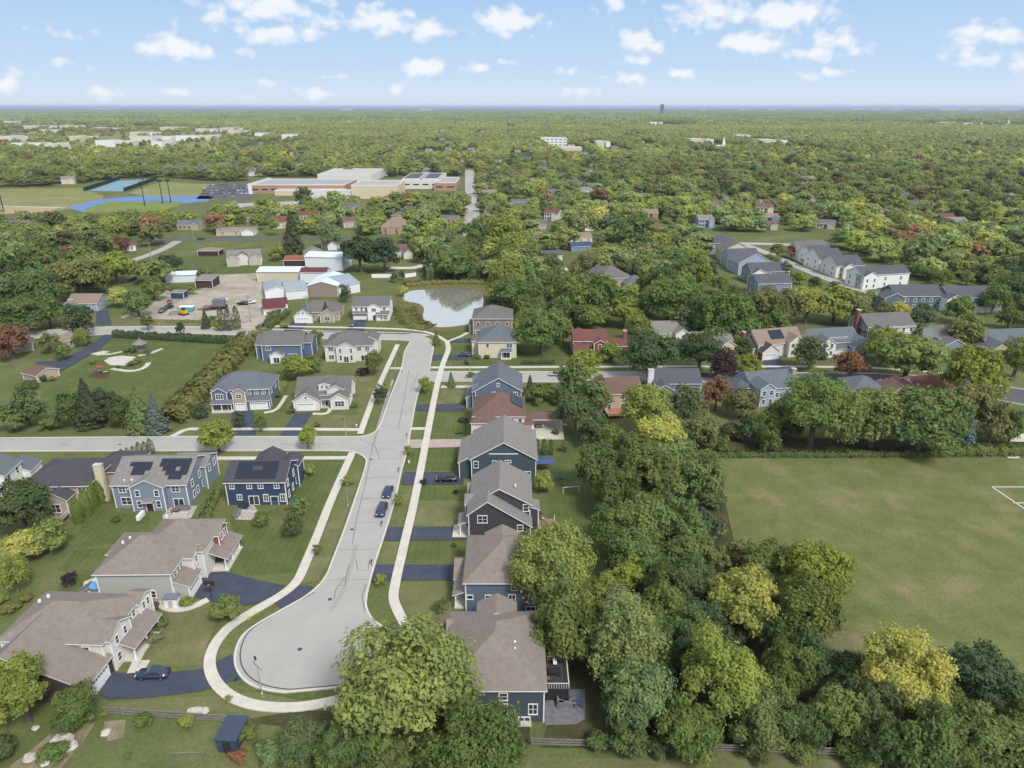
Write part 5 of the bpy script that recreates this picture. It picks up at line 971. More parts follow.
hedge('dark hedge beside the beige garage-gable house', [(263,331),(275,322),(285,313)], 5, 2.2, 'd', 2500, 10, .5)
hedge('dense green thicket beyond the pond', [(425,279),(455,277),(490,277)], 9, 6, 'd', 7000, 11, .9)
hedge('row of bushes on the bare bank before the gravel yard', [(165,322),(190,322),(240,322)], 2, .8, 'o', 1200, 12, .4)

# ------------------------------------------------------------------ far houses among the woods
rH = random.Random(11)
def inpoly(x, y, P):
    c = False; n = len(P); j = n-1
    for i in range(n):
        xi, yi = P[i]; xj, yj = P[j]
        if (yi > y) != (yj > y) and x < (xj-xi)*(y-yi)/(yj-yi)+xi: c = not c
        j = i
    return c
def W2(L): return [tuple(g(x, y)[:2]) for x, y in L]
CLEAR = [W2(p) for p in ([(-200,188),(60,187),(116,178.5),(170,178),(226,182),(262,181),(262,196),(302,200),(302,211),(225,217),(140,226),(-200,228)],[(245,177),(462,177),(464,203),(300,207),(245,203)],[(462,168),(477,168),(481,239),(464,239)],[(636,193),(644,193),(695,212),(690,214)],
    [(745,243),(755,243),(860,286),(940,298),(940,303),(880,300),(800,272)],[(690,242),(860,243),(860,248),(690,247)],[(120,237),(365,236),(365,243),(120,243)],[(176,240),(184,240),(116,272),(106,268)],[(136,262),(262,243),(262,280),(140,284)],[(215,272),(366,262),(370,330),(120,330),(155,298),(165,286)],[(370,262),(418,262),(418,285),(500,286),(500,340),(366,340)],
    [(530,300),(520,298),(536,280),(560,268),(582,256),(590,258),(560,276)],[(780,166),(826,166),(826,172),(780,172)],[(36,288),(110,310),(110,326),(-60,340),(-60,332),(40,320),(70,318)],[(0,124),(60,122),(230,128),(270,140),(210,152),(40,152),(0,150)])]
sheet('meadow', [(781,172),(783,166.5),(822,167),(826,171)], .05, G_PALE)
sheet('car_park', [(0,151),(12,133),(80,127),(190,130),(262,138),(205,152),(90,154)], .05, G_PALE)
ALLOW = [W2(p) for p in ([(-400,232),(-900,110.8),(1900,110.8),(1400,232)],[(-300,216),(120,216),(180,236),(112,268),(100,296),(60,298),(52,322),(-300,350)],[(140,212),(460,206),(462,236),(432,266),(412,262),(408,236),(140,236)],
    [(484,225),(700,230),(700,250),(722,290),(760,326),(900,330),(900,318),(640,322),(560,345),(525,330),(500,300),(490,285),(500,262)],[(910,286),(1200,290),(1200,225),(820,225),(850,258),(908,274)],[(985,290),(1200,290),(1200,350),(1030,350),(1030,320),(990,315)],[(480,236),(520,236),(560,270),(530,300),(500,288),(484,286)])]
FH = []
cand = [(rH.uniform(-20,1044), 158+ (rH.random()**.8)*75) for _ in range(520)]+[(rH.uniform(-20,1044), rH.uniform(126,158)) for _ in range(110)]
for x, y in cand:
    P = g(x, y); 
    if any(inpoly(P.x, P.y, c) for c in CLEAR[:14]) or not any(inpoly(P.x, P.y, c) for c in ALLOW): continue
    if any((P.x-a)**2+(P.y-b)**2 < (30+P.y*.012)**2 for a, b, _ in LM+FH): continue
    FH.append((P.x, P.y, (x, y)))
FH = FH[:210]
ww = ['white','offwhite','cream','beige','tan','stucco','pinkbrick','ltblue','greyblue']; rr_ = ['grey','brown','tan','slate','lgrey','redbrown','bluegrey']
wn = {'offwhite':'off-white','stucco':'sand-coloured','pinkbrick':'pink brick','ltblue':'light blue','greyblue':'blue-grey','lgrey':'pale grey','redbrown':'red-brown','bluegrey':'blue-grey','slate':'slate'}
NB = {}
def placeword(x, y):
    c = [('the school', 350, 190), ('the sports grounds', 100, 200), ('the white office building', 554, 145), ('the two terraces', 800, 268), ('the winding lane', 560, 262), ('the straight pale road', 471, 205), ('the church steeple', 723, 148), ('the gravel yard', 230, 300), ('the small meadow', 803, 169), ('the pond', 450, 300), ('the farm sheds', 310, 275), ('the right edge', 1010, 230), ('the left edge', 10, 260),('the distant town', 120, 140),('the white steeple', 1008, 120),('the soccer field', 880, 480)]
    n, a, b = min(c, key=lambda q: (q[1]-x)**2+((q[2]-y)*2.2)**2); dx, dy = x-a, (y-b)*1.6
    rel = 'at' if 'edge' in n and abs(dx) < 30 else ('right of' if abs(dx) > abs(dy) and dx > 0 else 'left of' if abs(dx) > abs(dy) else 'beyond' if dy < 0 else 'in front of')
    return rel+' '+n
ORD = ['','second ','third ','fourth ','fifth ','sixth ','seventh ','eighth ','ninth ','tenth ','eleventh ','twelfth ','thirteenth ','fourteenth ','fifteenth ','sixteenth ']
fine = []
for (X, Y, (x, y)) in sorted(FH, key=lambda q: q[1]):
    wl = rH.choice(ww); rf = rH.choice(rr_); wd = rH.uniform(11,17); dp = rH.uniform(8,11); e_ = rH.choice((3.2,3.4,5.4)); t_ = rH.choice(('gx','gx','h'))
    lab = '%s %s house with %s roof, %s' % ('low' if e_ < 4 else 'two-storey', wn.get(wl, wl), wn.get(rf, rf), placeword(x, y))
    k_ = NB.get(lab, 0); NB[lab] = k_+1
    h = House((ORD[k_]+'nearest ' if k_ else '')+lab, (X-wd/2, Y), R(rH.uniform(-25,25)), wl, rf, trim=False, group='houses among the far trees')
    i = h.wing(0, wd, 0, dp, e_, t_, .5, .4)
    if rH.random() < .6: j = h.wing(wd*.6, wd*.95, -3, 3, e_*.95, 'gy', .55, .35)
    if y > 185:
        for u in (.12,.3,.5):
            me = win_mesh(1.3, 1.2, 1, 1)[1]; link('window', me, h.e, (wd*u, -.02, 1.7))
            if e_ > 4: link('window', me, h.e, (wd*u, -.02, 4.3))
    h.done()
LMALL = [(a, b) for a, b, _ in LM]+[(a, b) for a, b, _ in FH]

# ------------------------------------------------------------------ woods
rs = np.random.RandomState(3)
def grid_pts(y0, y1, sp):
    out = []
    Y = y0
    while Y < y1:
        w_ = Y*.80+60; n = int(2*w_/sp); xs = -w_+(np.arange(n)+rs.random(n)*.9)*sp; ys = Y+rs.random(n)*sp*.9
        out.append(np.stack([xs, ys], 1)); Y += sp
    return np.concatenate(out)
def mask_poly(P, poly):
    x, y = P[:,0], P[:,1]; c = np.zeros(len(P), bool); n = len(poly); j = n-1
    for i in range(n):
        xi, yi = poly[i]; xj, yj = poly[j]
        if yi != yj: c ^= ((yi > y) != (yj > y)) & (x < (xj-xi)*(y-yi)/(yj-yi)+xi)
        j = i
    return c
P1 = grid_pts(228, 1150, 10.2); P2 = grid_pts(1150, 3200, 13.5); P3 = grid_pts(3200, 15500, 52)
def sift(P, gap, front):
    ok = np.zeros(len(P), bool)
    for a in ALLOW: ok |= mask_poly(P, a)
    for i, c in enumerate(CLEAR):
        m_ = mask_poly(P, c)
        if i == 14: m_ &= rs.random(len(P)) < .86
        ok &= ~m_
    P = P[ok]; ok = np.ones(len(P), bool)
    for (a, b) in LMALL:
        dx, dy = P[:,0]-a, P[:,1]-b; ok &= ~((dx**2+dy**2 < gap**2) | ((np.abs(dx) < gap*.75) & (dy < 0) & (dy > -front-b*(.022 if b < 1150 else .11))))
    return P[ok]
P1 = sift(P1, 13, 20); P2 = sift(P2, 26, 55); P3 = sift(P3, 90, 260)
ok = np.ones(len(P1), bool)
for (e, x, y, r_, k_, t_, l_, w_) in TREES: ok &= ((P1[:,0]-x)**2+(P1[:,1]-y)**2 > (r_*.85+3)**2)
P1 = P1[ok]
# a few openings so streets and gardens show between the crowns
def field(P, s, seed):
    a = np.random.RandomState(seed).random(8)*6.28; x, y = P[:,0]/s, P[:,1]/s
    return (np.sin(x*1.1+a[0]+1.3*np.sin(y*.7+a[1]))+np.sin(y*1.3+a[2]+1.1*np.sin(x*.6+a[3]))+.6*np.sin(x*2.3+y*1.9+a[4]))/2.6
P1 = P1[field(P1, 26, 1) > -.78]; P2 = P2[field(P2, 60, 2) > -.85]
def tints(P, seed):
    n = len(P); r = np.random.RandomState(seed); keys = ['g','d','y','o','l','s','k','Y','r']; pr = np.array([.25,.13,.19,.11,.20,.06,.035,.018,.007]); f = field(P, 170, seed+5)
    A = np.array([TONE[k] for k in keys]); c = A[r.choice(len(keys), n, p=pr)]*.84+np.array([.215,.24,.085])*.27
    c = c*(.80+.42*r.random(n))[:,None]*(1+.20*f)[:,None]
    sun_tint = (np.clip((P[:,1]-700)/1300, 0, 1)*(.72+.28*np.sin(P[:,1]/420+P[:,0]/1500)))[:,None]; c = c*(1-sun_tint)+ (c*.6+np.array([.38,.40,.11])*.6)*sun_tint  # sunlight on the far woods, put into the leaf colour in soft bands
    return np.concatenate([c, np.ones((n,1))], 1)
# the nearest ones are trees of their own
near = P1[np.argsort(P1[:,1])]
def vis(p):
    f = p[1]*cP+(H-5)*sP; x = 512+FP*p[0]/f; return -15 < x < 1040
own = [p for p in near if vis(p)][:78]; ownset = set(map(tuple, own)); rest = np.array([p for p in near if tuple(p) not in ownset])
for p in own:
    r_ = rT.uniform(3.6,6.2); f = p[1]*cP+(H-5)*sP
    tree(0, 0, 2*r_*FP/f, rT.choice('RRRRPOB'), rT.choice('ggggddyolks'), world=(p[0], p[1]), r=r_)
def far_crown(kind, n, lf, seed):
    return crown_mesh('crown', kind, n, lf, seed, M_LEAFI)
def cluster(seed, n=9, R_=27, per=150):
    r = np.random.RandomState(seed); vs = []; 
    for i in range(n):
        a = r.random()*6.28; d = R_*math.sqrt(r.random()); rr = r.uniform(4.5,7.5); p, nr = crown_pts('R', r, per); p = p*rr+np.array([d*math.cos(a), d*math.sin(a), 0])
        nr = nr+r.normal(size=nr.shape)*.35; nr /= np.linalg.norm(nr,axis=1)[:,None]; t = np.cross(nr, rnd_dirs(r, per)); t /= np.linalg.norm(t,axis=1)[:,None]+1e-9; b = np.cross(nr, t); sz = 3.2*(.5+r.random(per))[:,None]/2
        vs.append(np.stack([p-t*sz*1.2, p-b*sz, p+t*sz*1.2, p+b*sz],1).reshape(-1,3))
    v = np.concatenate(vs); m = len(v)//4; me = bpy.data.meshes.new('canopy'); me.vertices.add(len(v)); me.vertices.foreach_set('co', v.astype(np.float32).ravel()); me.loops.add(len(v)); me.loops.foreach_set('vertex_index', np.arange(len(v), dtype=np.int32))
    me.polygons.add(m); me.polygons.foreach_set('loop_start', np.arange(0,len(v),4,dtype=np.int32)); me.materials.append(M_LEAFI); me.update(calc_edges=True); return me
def wood(name, label, P, protos, rmin, rmax, seed, zs=(.85,1.2)):
    col = bpy.data.collections.new(name+'_kinds')
    for i, me in enumerate(protos): col.objects.link(bpy.data.objects.new('kind_%02d' % i, me))
    n = len(P); r = np.random.RandomState(seed); me = bpy.data.meshes.new(name); me.vertices.add(n)
    me.vertices.foreach_set('co', np.concatenate([P, np.zeros((n,1))],1).astype(np.float32).ravel())
    rad = rmin+(rmax-rmin)*r.random(n); s = np.stack([rad, rad, rad*(zs[0]+(zs[1]-zs[0])*r.random(n))],1)
    a = me.attributes.new('scl', 'FLOAT_VECTOR', 'POINT'); a.data.foreach_set('vector', s.astype(np.float32).ravel())
    a = me.attributes.new('rot', 'FLOAT_VECTOR', 'POINT'); a.data.foreach_set('vector', np.stack([np.zeros(n), np.zeros(n), r.random(n)*6.28],1).astype(np.float32).ravel())
    a = me.attributes.new('pick', 'INT', 'POINT'); a.data.foreach_set('value', r.randint(0, len(protos), n).astype(np.int32))
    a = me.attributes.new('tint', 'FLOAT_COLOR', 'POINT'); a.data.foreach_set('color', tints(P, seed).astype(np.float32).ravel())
    o = link(name, me); t = bpy.data.node_groups.new(name, 'GeometryNodeTree')
    t.interface.new_socket('Geometry', in_out='INPUT', socket_type='NodeSocketGeometry'); t.interface.new_socket('Geometry', in_out='OUTPUT', socket_type='NodeSocketGeometry')
    gi = t.nodes.new('NodeGroupInput'); go = t.nodes.new('NodeGroupOutput'); ip = t.nodes.new('GeometryNodeInstanceOnPoints'); ci = t.nodes.new('GeometryNodeCollectionInfo')
    ci.inputs['Collection'].default_value = col; ci.inputs['Separate Children'].default_value = True; ci.inputs['Reset Children'].default_value = True
    t.links.new(gi.outputs[0], ip.inputs['Points']); t.links.new(ci.outputs[0], ip.inputs['Instance']); ip.inputs['Pick Instance'].default_value = True
    for at, ty, so_ in (('pick','INT','Instance Index'),('rot','FLOAT_VECTOR','Rotation'),('scl','FLOAT_VECTOR','Scale')):
        na = t.nodes.new('GeometryNodeInputNamedAttribute'); na.data_type = ty; na.inputs['Name'].default_value = at; out = [q for q in na.outputs if q.enabled and q.name == 'Attribute'][0]
        t.links.new(out, ip.inputs[so_])
    t.links.new(ip.outputs[0], go.inputs[0]); md = o.modifiers.new('scatter', 'NODES'); md.node_group = t
    tag(o, label, 'wood', kind='stuff'); return o
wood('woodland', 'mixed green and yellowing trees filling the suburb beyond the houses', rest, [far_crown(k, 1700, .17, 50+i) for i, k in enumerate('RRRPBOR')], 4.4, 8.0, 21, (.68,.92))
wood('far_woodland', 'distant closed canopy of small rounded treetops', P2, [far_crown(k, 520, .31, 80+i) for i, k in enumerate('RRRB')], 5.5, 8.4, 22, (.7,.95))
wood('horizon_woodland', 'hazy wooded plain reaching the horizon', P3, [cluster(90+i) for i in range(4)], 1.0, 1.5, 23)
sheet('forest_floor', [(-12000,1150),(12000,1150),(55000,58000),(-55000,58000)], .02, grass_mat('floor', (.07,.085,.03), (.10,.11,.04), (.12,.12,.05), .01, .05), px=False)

# ------------------------------------------------------------------ haze
hb = MB(); hb.box(-60500,60500,-500,60500,-1,109); hz_ = hb.build('haze', []) if False else None
me = bpy.data.meshes.new('haze'); me.from_pydata(hb.v, [], hb.f); hm_ = bpy.data.materials.new('haze_air'); hm_.use_nodes = True; ht = hm_.node_tree; ht.nodes.clear()
pv = nd(ht, 'ShaderNodeVolumePrincipled'); pv.inputs['Color'].default_value = (.66,.80,1.0,1); pv.inputs['Density'].default_value = 5.2e-5; pv.inputs['Anisotropy'].default_value = .2
oo = nd(ht, 'ShaderNodeOutputMaterial'); ht.links.new(pv.outputs[0], oo.inputs['Volume']); me.materials.append(hm_)
bm = bmesh.new(); bm.from_mesh(me); bmesh.ops.recalc_face_normals(bm, faces=bm.faces); bm.to_mesh(me); bm.free()
ho = link('haze', me); tag(ho, 'thin blue air haze over the whole plain', 'haze', kind='stuff')

# ------------------------------------------------------------------ cars
def paint(k, c): return mat('paint_'+k, c, .28, .03, 2, spec=.6)
PAINT = {'black': (.012,.013,.016), 'dark blue': (.02,.035,.08), 'blue': (.03,.07,.16), 'white': (.65,.65,.65), 'silver': (.35,.36,.38), 'grey': (.10,.105,.11), 'red': (.28,.03,.03), 'tan': (.3,.25,.18)}
_cm = {}
def car_meshes(kind, colr):
    k = (kind, colr)
    if k in _cm: return _cm[k]
    L = 4.8; W = .92
    if kind == 'suv': prof = [(-2.4,.35),(-2.42,.75),(-2.3,1.0),(-1.2,1.08),(-.55,1.10),(2.2,1.12),(2.4,.95),(2.42,.4)]; roof = [(-1.15,1.07),(-.45,1.66),(1.75,1.68),(2.25,1.10)]
    elif kind == 'pickup': prof = [(-2.6,.45),(-2.62,.9),(-2.4,1.15),(-1.2,1.2),(2.6,1.2),(2.65,.5)]; roof = [(-1.1,1.18),(-.5,1.75),(.75,1.75),(1.0,1.18)]
    else: prof = [(-2.3,.30),(-2.35,.62),(-2.1,.80),(-1.1,.92),(1.5,.94),(2.25,.86),(2.33,.35)]; roof = [(-1.1,.90),(-.35,1.40),(.95,1.42),(1.75,.92)]
    bm = bmesh.new()
    def loft(pr, w0, w1):
        rings = []
        for sgn in (-1, 1):
            rings.append([bm.verts.new((x, sgn*(w0 if z < 1.2 and pr is prof or i in (0, len(pr)-1) else w1), z)) for i, (x, z) in enumerate(pr)])
        n = len(pr)
        for i in range(n):
            j = (i+1)%n; bm.faces.new((rings[0][i],rings[0][j],rings[1][j],rings[1][i]))
        bm.faces.new(rings[0]); bm.faces.new(list(reversed(rings[1])))
    loft(prof, W, W); bmesh.ops.recalc_face_normals(bm, faces=bm.faces); bmesh.ops.bevel(bm, geom=list(bm.edges), offset=.07, segments=2, affect='EDGES'); me = bpy.data.meshes.new('body'); bm.to_mesh(me); bm.free(); me.materials.append(paint(colr, PAINT[colr])); me.polygons.foreach_set('use_smooth', [True]*len(me.polygons))
    c = MB(); n = len(roof); a = [(x, -(W-.06 if i in (0,n-1) else W-.2), z) for i,(x,z) in enumerate(roof)]; b = [(x, -y, z) for x,y,z in a]
    c.face(a); c.face(b[::-1])
    for i in range(n-1): c.face([a[i],b[i],b[i+1],a[i+1]], 1 if i == 1 else 0)
    cab = c.mesh('cabin', [M_GLASS, paint(colr, PAINT[colr])])
    t_ = MB(); t_.tube((0,-.11,0),(0,.11,0),.34,.34,14); ty = t_.mesh('tyre', M_TYRE); r_ = MB(); r_.tube((0,-.12,0),(0,.12,0),.2,.2,8); ri = r_.mesh('rim', M_RIM)
    l_ = MB(); l_.box(-.05,.05,-.18,.18,-.07,.07); hl = l_.mesh('headlight', mat('lamp_lens',(.7,.7,.7),.2,0)); tl = l_.mesh('tail_light', mat('tail_lens',(.3,.02,.02),.3,0))
    _cm[k] = (me, cab, ty, ri, hl, tl); return _cm[k]
def car(label, x, y, rz, kind='sedan', colr='grey', px=True, group=None, simple_=False, z=.157):
    me, cab, ty, ri, hl, tl = car_meshes(kind, colr); p = g(x, y) if px else Vector((x, y, 0))
    e = empty({'suv':'parked_suv','pickup':'pickup_truck'}.get(kind,'parked_car'), (p.x, p.y, z), rz); tag(e, label, 'car', group); link('body', me, e); link('cabin', cab, e)
    if not simple_:
        for sx in (-1.42, 1.45):
            for sy in (-.84, .84):
                w_ = link('wheel', ty, e, (sx, sy, .34)); link('rim', ri, w_)
        hz = .9 if kind != 'sedan' else .68
        for sy in (-.62,.62): link('headlight', hl, e, (-2.36 if kind != 'pickup' else -2.58, sy, hz)); link('tail_light', tl, e, (2.36 if kind != 'pickup' else 2.6, sy, hz))
    return e
car('dark blue car parked on the bottom-left driveway, nose towards the garage', 154, 677, R(2), 'sedan', 'dark blue')
car('dark blue car parked at the right kerb, further of the two on the street', 388, 494.5, R(88), 'sedan', 'dark blue')
car('black suv parked at the right kerb, nearer of the two on the street', 382, 513, R(88), 'suv', 'dark blue')
car('black car on the drive of the teal-grey house, front to the street', 447, 481.5, R(3), 'suv', 'black')
car('blue car on the drive of the pale yellow house', 465, 356.5, R(0), 'sedan', 'dark blue')
car('dark pickup parked before the white twin-gabled house garage', 353, 326, R(90), 'pickup', 'grey')
car('silver car waiting on the side street behind the corner house', 556, 376, R(0), 'sedan', 'silver')
car('dark car passing on the main road beyond the green', 201, 239.6, R(0), 'sedan', 'black', z=.06)
car('white van-like car on the drive among russet trees', 93, 264, R(20), 'suv', 'white', z=.01); car('dark car beside the yellow-green trees by the bungalow', 133, 280, R(80), 'suv', 'black', z=.01); car('white pickup behind the yellow tree by the bungalow', 134, 273, R(60), 'pickup', 'white', z=.01)
NTH_ = ['first','second','third','fourth','fifth','sixth','seventh','eighth','ninth','tenth','eleventh']; rC = random.Random(4); k = 0; CAR = []
for row in range(5):
    for q in range(11):
        x = 205+q*4.3+row*-.5+rC.uniform(-.3,.3); y = 185.3+row*2.9
        if rC.random() < .2: continue
        CAR.append((x, y, row, q))
for (x, y, row, q) in CAR:
    c_ = rC.choice(['white','silver','grey','black','red','dark blue','tan'])
    car('tiny %s car, %s from left in %s row of the school car park' % (c_, NTH_[q], ['back','second','middle','fourth','front'][row]), x, y, R(90), 'sedan', c_, group='cars in the school car park', simple_=True, z=.06)
for i, (x, y) in enumerate(((470,190),(474,194),(470,198),(474,183))): car('small %s car, %s nearest on the straight pale road' % (['white','silver','black','grey'][i], ['second','third','first','fourth'][i]), x, y, R(90), 'sedan', ['white','silver','black','grey'][i], z=.06, simple_=True)

# ------------------------------------------------------------------ street furniture
def lamp(label, x, y, h_=6.2, ang=0):
    e = empty('street_lamp', g(x, y), ang); tag(e, label, 'street lamp', 'street lamps along the concrete street'); b = MB(); b.tube((0,0,0),(0,0,.5),.16,.1,8); b.build('base', M_WALK, e)
    b = MB(); b.tube((0,0,.5),(0,0,h_),.08,.05,8); b.build('pole', M_METAL, e); b = MB(); b.tube((0,0,h_-.1),(1.2,0,h_+.15),.04,.03,6); b.build('arm', M_METAL, e); b = MB(); b.box(1.0,1.75,-.16,.16,h_+.05,h_+.22); b.box(1.1,1.6,-.1,.1,h_,h_+.05); b.build('lamp_head', M_DARK, e)
lamp('street lamp with dark head on the grass at the rim of the turning circle', 262, 694, 5.4, R(120))
lamp('street lamp at the left kerb halfway along the concrete street', 348, 506, 5.4, 0); lamp('street lamp on the corner of the west side street', 346, 436.5, 5.4, R(-90)); lamp('street lamp by the short cross walk north of the crossroads', 396, 371, 5.4, 0); lamp('street lamp beside the side street, near the corner gabled house', 470, 370.5, 5.4, R(-90))
def upole(label, x, y, h_=11):
    e = empty('utility_pole', g(x, y), 0); tag(e, label, 'utility pole'); b = MB(); b.tube((0,0,0),(0,0,h_),.22,.14,7); b.build('pole', mat('pole_wood',(.33,.29,.24),.9,.2), e); b = MB(); b.box(-1.3,1.3,-.08,.08,h_-.9,h_-.7); b.build('crossarm', M_WOOD, e)
for i, (x, y) in enumerate(((144,240.5),(155,238),(194,241.5),(152,262),(222,236),(328,236),(251,322),(309,322))): upole(['leftmost utility pole by the main road','utility pole behind the pale lane mouth','utility pole on the green near the dark passing car','utility pole beside the pale lane','utility pole by the sandy-roofed house','utility pole near the stone-coloured cottage','thin pole standing in the gravel yard entrance','slim pole beside the beige house'][i], x, y)
for i, (x, y) in enumerate(((4,212),(145,206),(163,204),(171,203),(143,182),(135,180))):
    e = MB(); e.tube((0,0,0),(0,0,20),.45,.3,6); e.box(-2,2,-.3,.3,19,20.5); o = e.build('floodlight_pole', M_DARK); o.location = g(x, y); tag(o, 'dark floodlight pole at the sports grounds, %s from the left' % ['first','fourth','fifth','sixth','third','second'][i], 'floodlight pole')
wall_fence('long dark screen fence on the left of the tennis courts', (84,191.5),(120,179.8),4,mat('screen',(.02,.035,.03),.9,.1),n=12); wall_fence('long dark screen fence on the right of the tennis courts', (124,192),(157,180),4,mat('screen',(.02,.035,.03)),n=12)
# post-and-rail fence
def rail_fence(label, a, b_, h_=1.35, step=2.5):
    A, B_ = Vector(a), Vector(b_); e = empty('rail_fence', (A.x, A.y, 0), math.atan2(B_.y-A.y, B_.x-A.x)); tag(e, label, 'fence'); L = (B_-A).length; rn = random.Random(int(L)); pts = []
    n = int(L/step)
    for i in range(n+1):
        q = MB(); t_ = rn.uniform(-.03,.03); q.box(L*i/n-.1,L*i/n+.1,-.1,.1,0,h_+rn.uniform(0,.12)); q.build('post', M_WOOD, e)
    for k_ in range(3):
        q = MB(); z = .35+k_*.45
        for i in range(n): dz = rn.uniform(-.03,.03); q.box(L*i/n+.02,L*(i+1)/n-.02,-.17,-.105,z+dz,z+dz+.24)
        q.build('rail', M_WOOD, e)
rail_fence('weathered rail fence behind the dark shed, left of the foreground trees', (-57.5,76.6), (-38.6,75.0), 1.3); rail_fence('long weathered rail fence across the bottom right under the trees', (2.6,71.3), (66,68.8), 1.35)
e = MB(); e.box(-.3,.3,-.3,.3,0,.5); 
def add(name, label, cat, mb_parts, x, y, rz=0, px=True, z=0, sc_=1):
    p = g(x, y) if px else Vector((x, y, 0)); e = empty(name, (p.x, p.y, z), rz, sc_); tag(e, label, cat)
    for nm, b, m in mb_parts: b.build(nm, m, e)
    return e
def mb(*bx, tubes=()):
    b = MB()
    for q in bx: b.box(*q)
    for q in tubes: b.tube(*q)
    return b
M_NAVYR = mat('shed_blue', (.045,.06,.10), .7, .1, 2)
add('garden_shed', 'dark blue garden shed with flat lid roof by the rail fence', 'shed', [('wall', mb((-1.3,1.3,-1.9,1.9,0,2.2)), M_NAVYR), ('roof', mb((-1.5,1.5,-2.1,2.1,2.2,2.4)), M_NAVYR), ('door', mb((-.5,.5,-1.98,-1.9,.05,1.9)), M_DARK)], 234, 741, R(-4))
add('garden_shed', 'small dark shed under the silvery tree near the patio', 'shed', [('wall', mb((-1.1,1.1,-1.3,1.3,0,2)), M_NAVYR), ('roof', mb((-1.3,1.3,-1.5,1.5,2,2.15)), mat('shed_roof',(.12,.13,.14),.8)), ('door', mb((-.4,.4,-1.38,-1.3,.05,1.8)), M_WHITE)], 633, 741, 0)
add('equipment_shed', 'small white lidded store against the sage-grey house wall', 'shed', [('wall', mb((-1.1,1.1,-.7,.7,0,1.9)), M_WHITE), ('roof', mb((-1.25,1.25,-.85,.85,1.9,2.05)), mat('store_lid',(.16,.17,.21),.8)), ('door', mb((-.35,.35,-.76,-.7,.05,1.6)), M_STONE)], 173, 606, R(3))
add('basketball_hoop', 'black basketball hoop on the large dark driveway', 'basketball hoop', [('pole', mb(tubes=(((0,0,0),(0,0,3.0),.07),)), M_DARK), ('backboard', mb((-.15,-.08,-.9,.9,2.7,3.7)), M_DARK), ('hoop', mb((-.6,-.16,-.22,.22,3.0,3.04)), mat('hoop',(.4,.1,.03),.6))], 212, 598, R(90))
def boulder(label, x, y, r, seed, m=M_STONE):
    b = MB(); b.lump((0,0,r*.35), r, 9, 0, seed, .62); o = b.build('boulder', m); o.location = g(x, y); tag(o, label, 'boulder')
for i, (x, y, r, t_) in enumerate(((192,713,.75,'left boulder of three behind the rail fence'),(198,713,.8,'middle boulder of three behind the rail fence'),(205,712,.7,'right boulder of three behind the rail fence'),(62,745,1.5,'largest pale boulder on the sandy garden slope'),(70,748,1.1,'boulder just right of the largest one on the slope'),(106,734,.7,'lone boulder above the sandy garden slope'),(46,762,1.0,'low rock at the bottom of the sandy slope'),(30,760,.9,'flat rock left of the sandy slope'),(36,729,.5,'small rock near the feathery bottom-left tree'))): boulder(t_, x, y, r, i)
def goal(label, x, y, w_, h_, rz, m=M_WHITE): 
    add('soccer_goal', label, 'goal', [('frame', mb(tubes=(((-w_/2,0,0),(-w_/2,0,h_),.06),((w_/2,0,0),(w_/2,0,h_),.06),((-w_/2,0,h_),(w_/2,0,h_),.06),((-w_/2,0,h_),(-w_/2,1.2,0),.03),((w_/2,0,h_),(w_/2,1.2,0),.03))), m)], x, y, rz)
goal('white soccer goal frame on the back lawn of the charcoal house', 571, 494, 3.6, 1.8, R(8)); goal('wooden swing frame on the bottom lawn below the shed', 190, 765, 4.2, 2.2, R(2), M_WOOD)
# open covered patio of the brown-roofed house
h = House('open brown-roofed patio pavilion with white posts beside white-walled house', (5.3, 171.5), 0, 'offwhite', 'brown', 'patio_pavilion', 'pavilion', trim=False); h.wing(0,8.2,0,5.2,3.0,'gx',.3,.4,open_=True); h.porch(0,8.2,-6,5.2,.2,[(.3,.3),(7.9,.3),(.3,4.9),(7.9,4.9)],3.05,M_STONE); h.done()
cb = mat('canopy_blue', (.055,.085,.20), .7, .08, 1)
b1 = MB(); b1.extr([(-1.7,2.45),(-1.7,2.55),(0,2.95),(1.7,2.55),(1.7,2.45),(0,2.85)],-2.3,2.3,'x')
add('canopy', 'blue fabric canopy on posts beside the teal-grey house', 'canopy', [('cover', b1, cb), ('post', mb((-2.2,-2.05,-1.6,-1.45,0,2.4)), M_WOOD), ('post', mb((2.05,2.2,-1.6,-1.45,0,2.4)), M_WOOD), ('post', mb((-2.2,-2.05,1.45,1.6,0,2.4)), M_WOOD), ('post', mb((2.05,2.2,1.45,1.6,0,2.4)), M_WOOD)], 544, 470, 0)
b1 = MB(); b1.box(-1.6,1.4,-.3,.3,0,.08,0,Matrix.Rotation(R(28),4,'Y')@Matrix.Translation((0,0,.9)))
add('slide', 'bright blue garden slide with white end next to the canopy', 'slide', [('chute', b1, mat('slide_blue',(.03,.10,.30),.4)), ('ladder', mb((-1.6,-1.5,-.3,.3,0,1.6)), M_WOOD)], 556, 480, R(20))
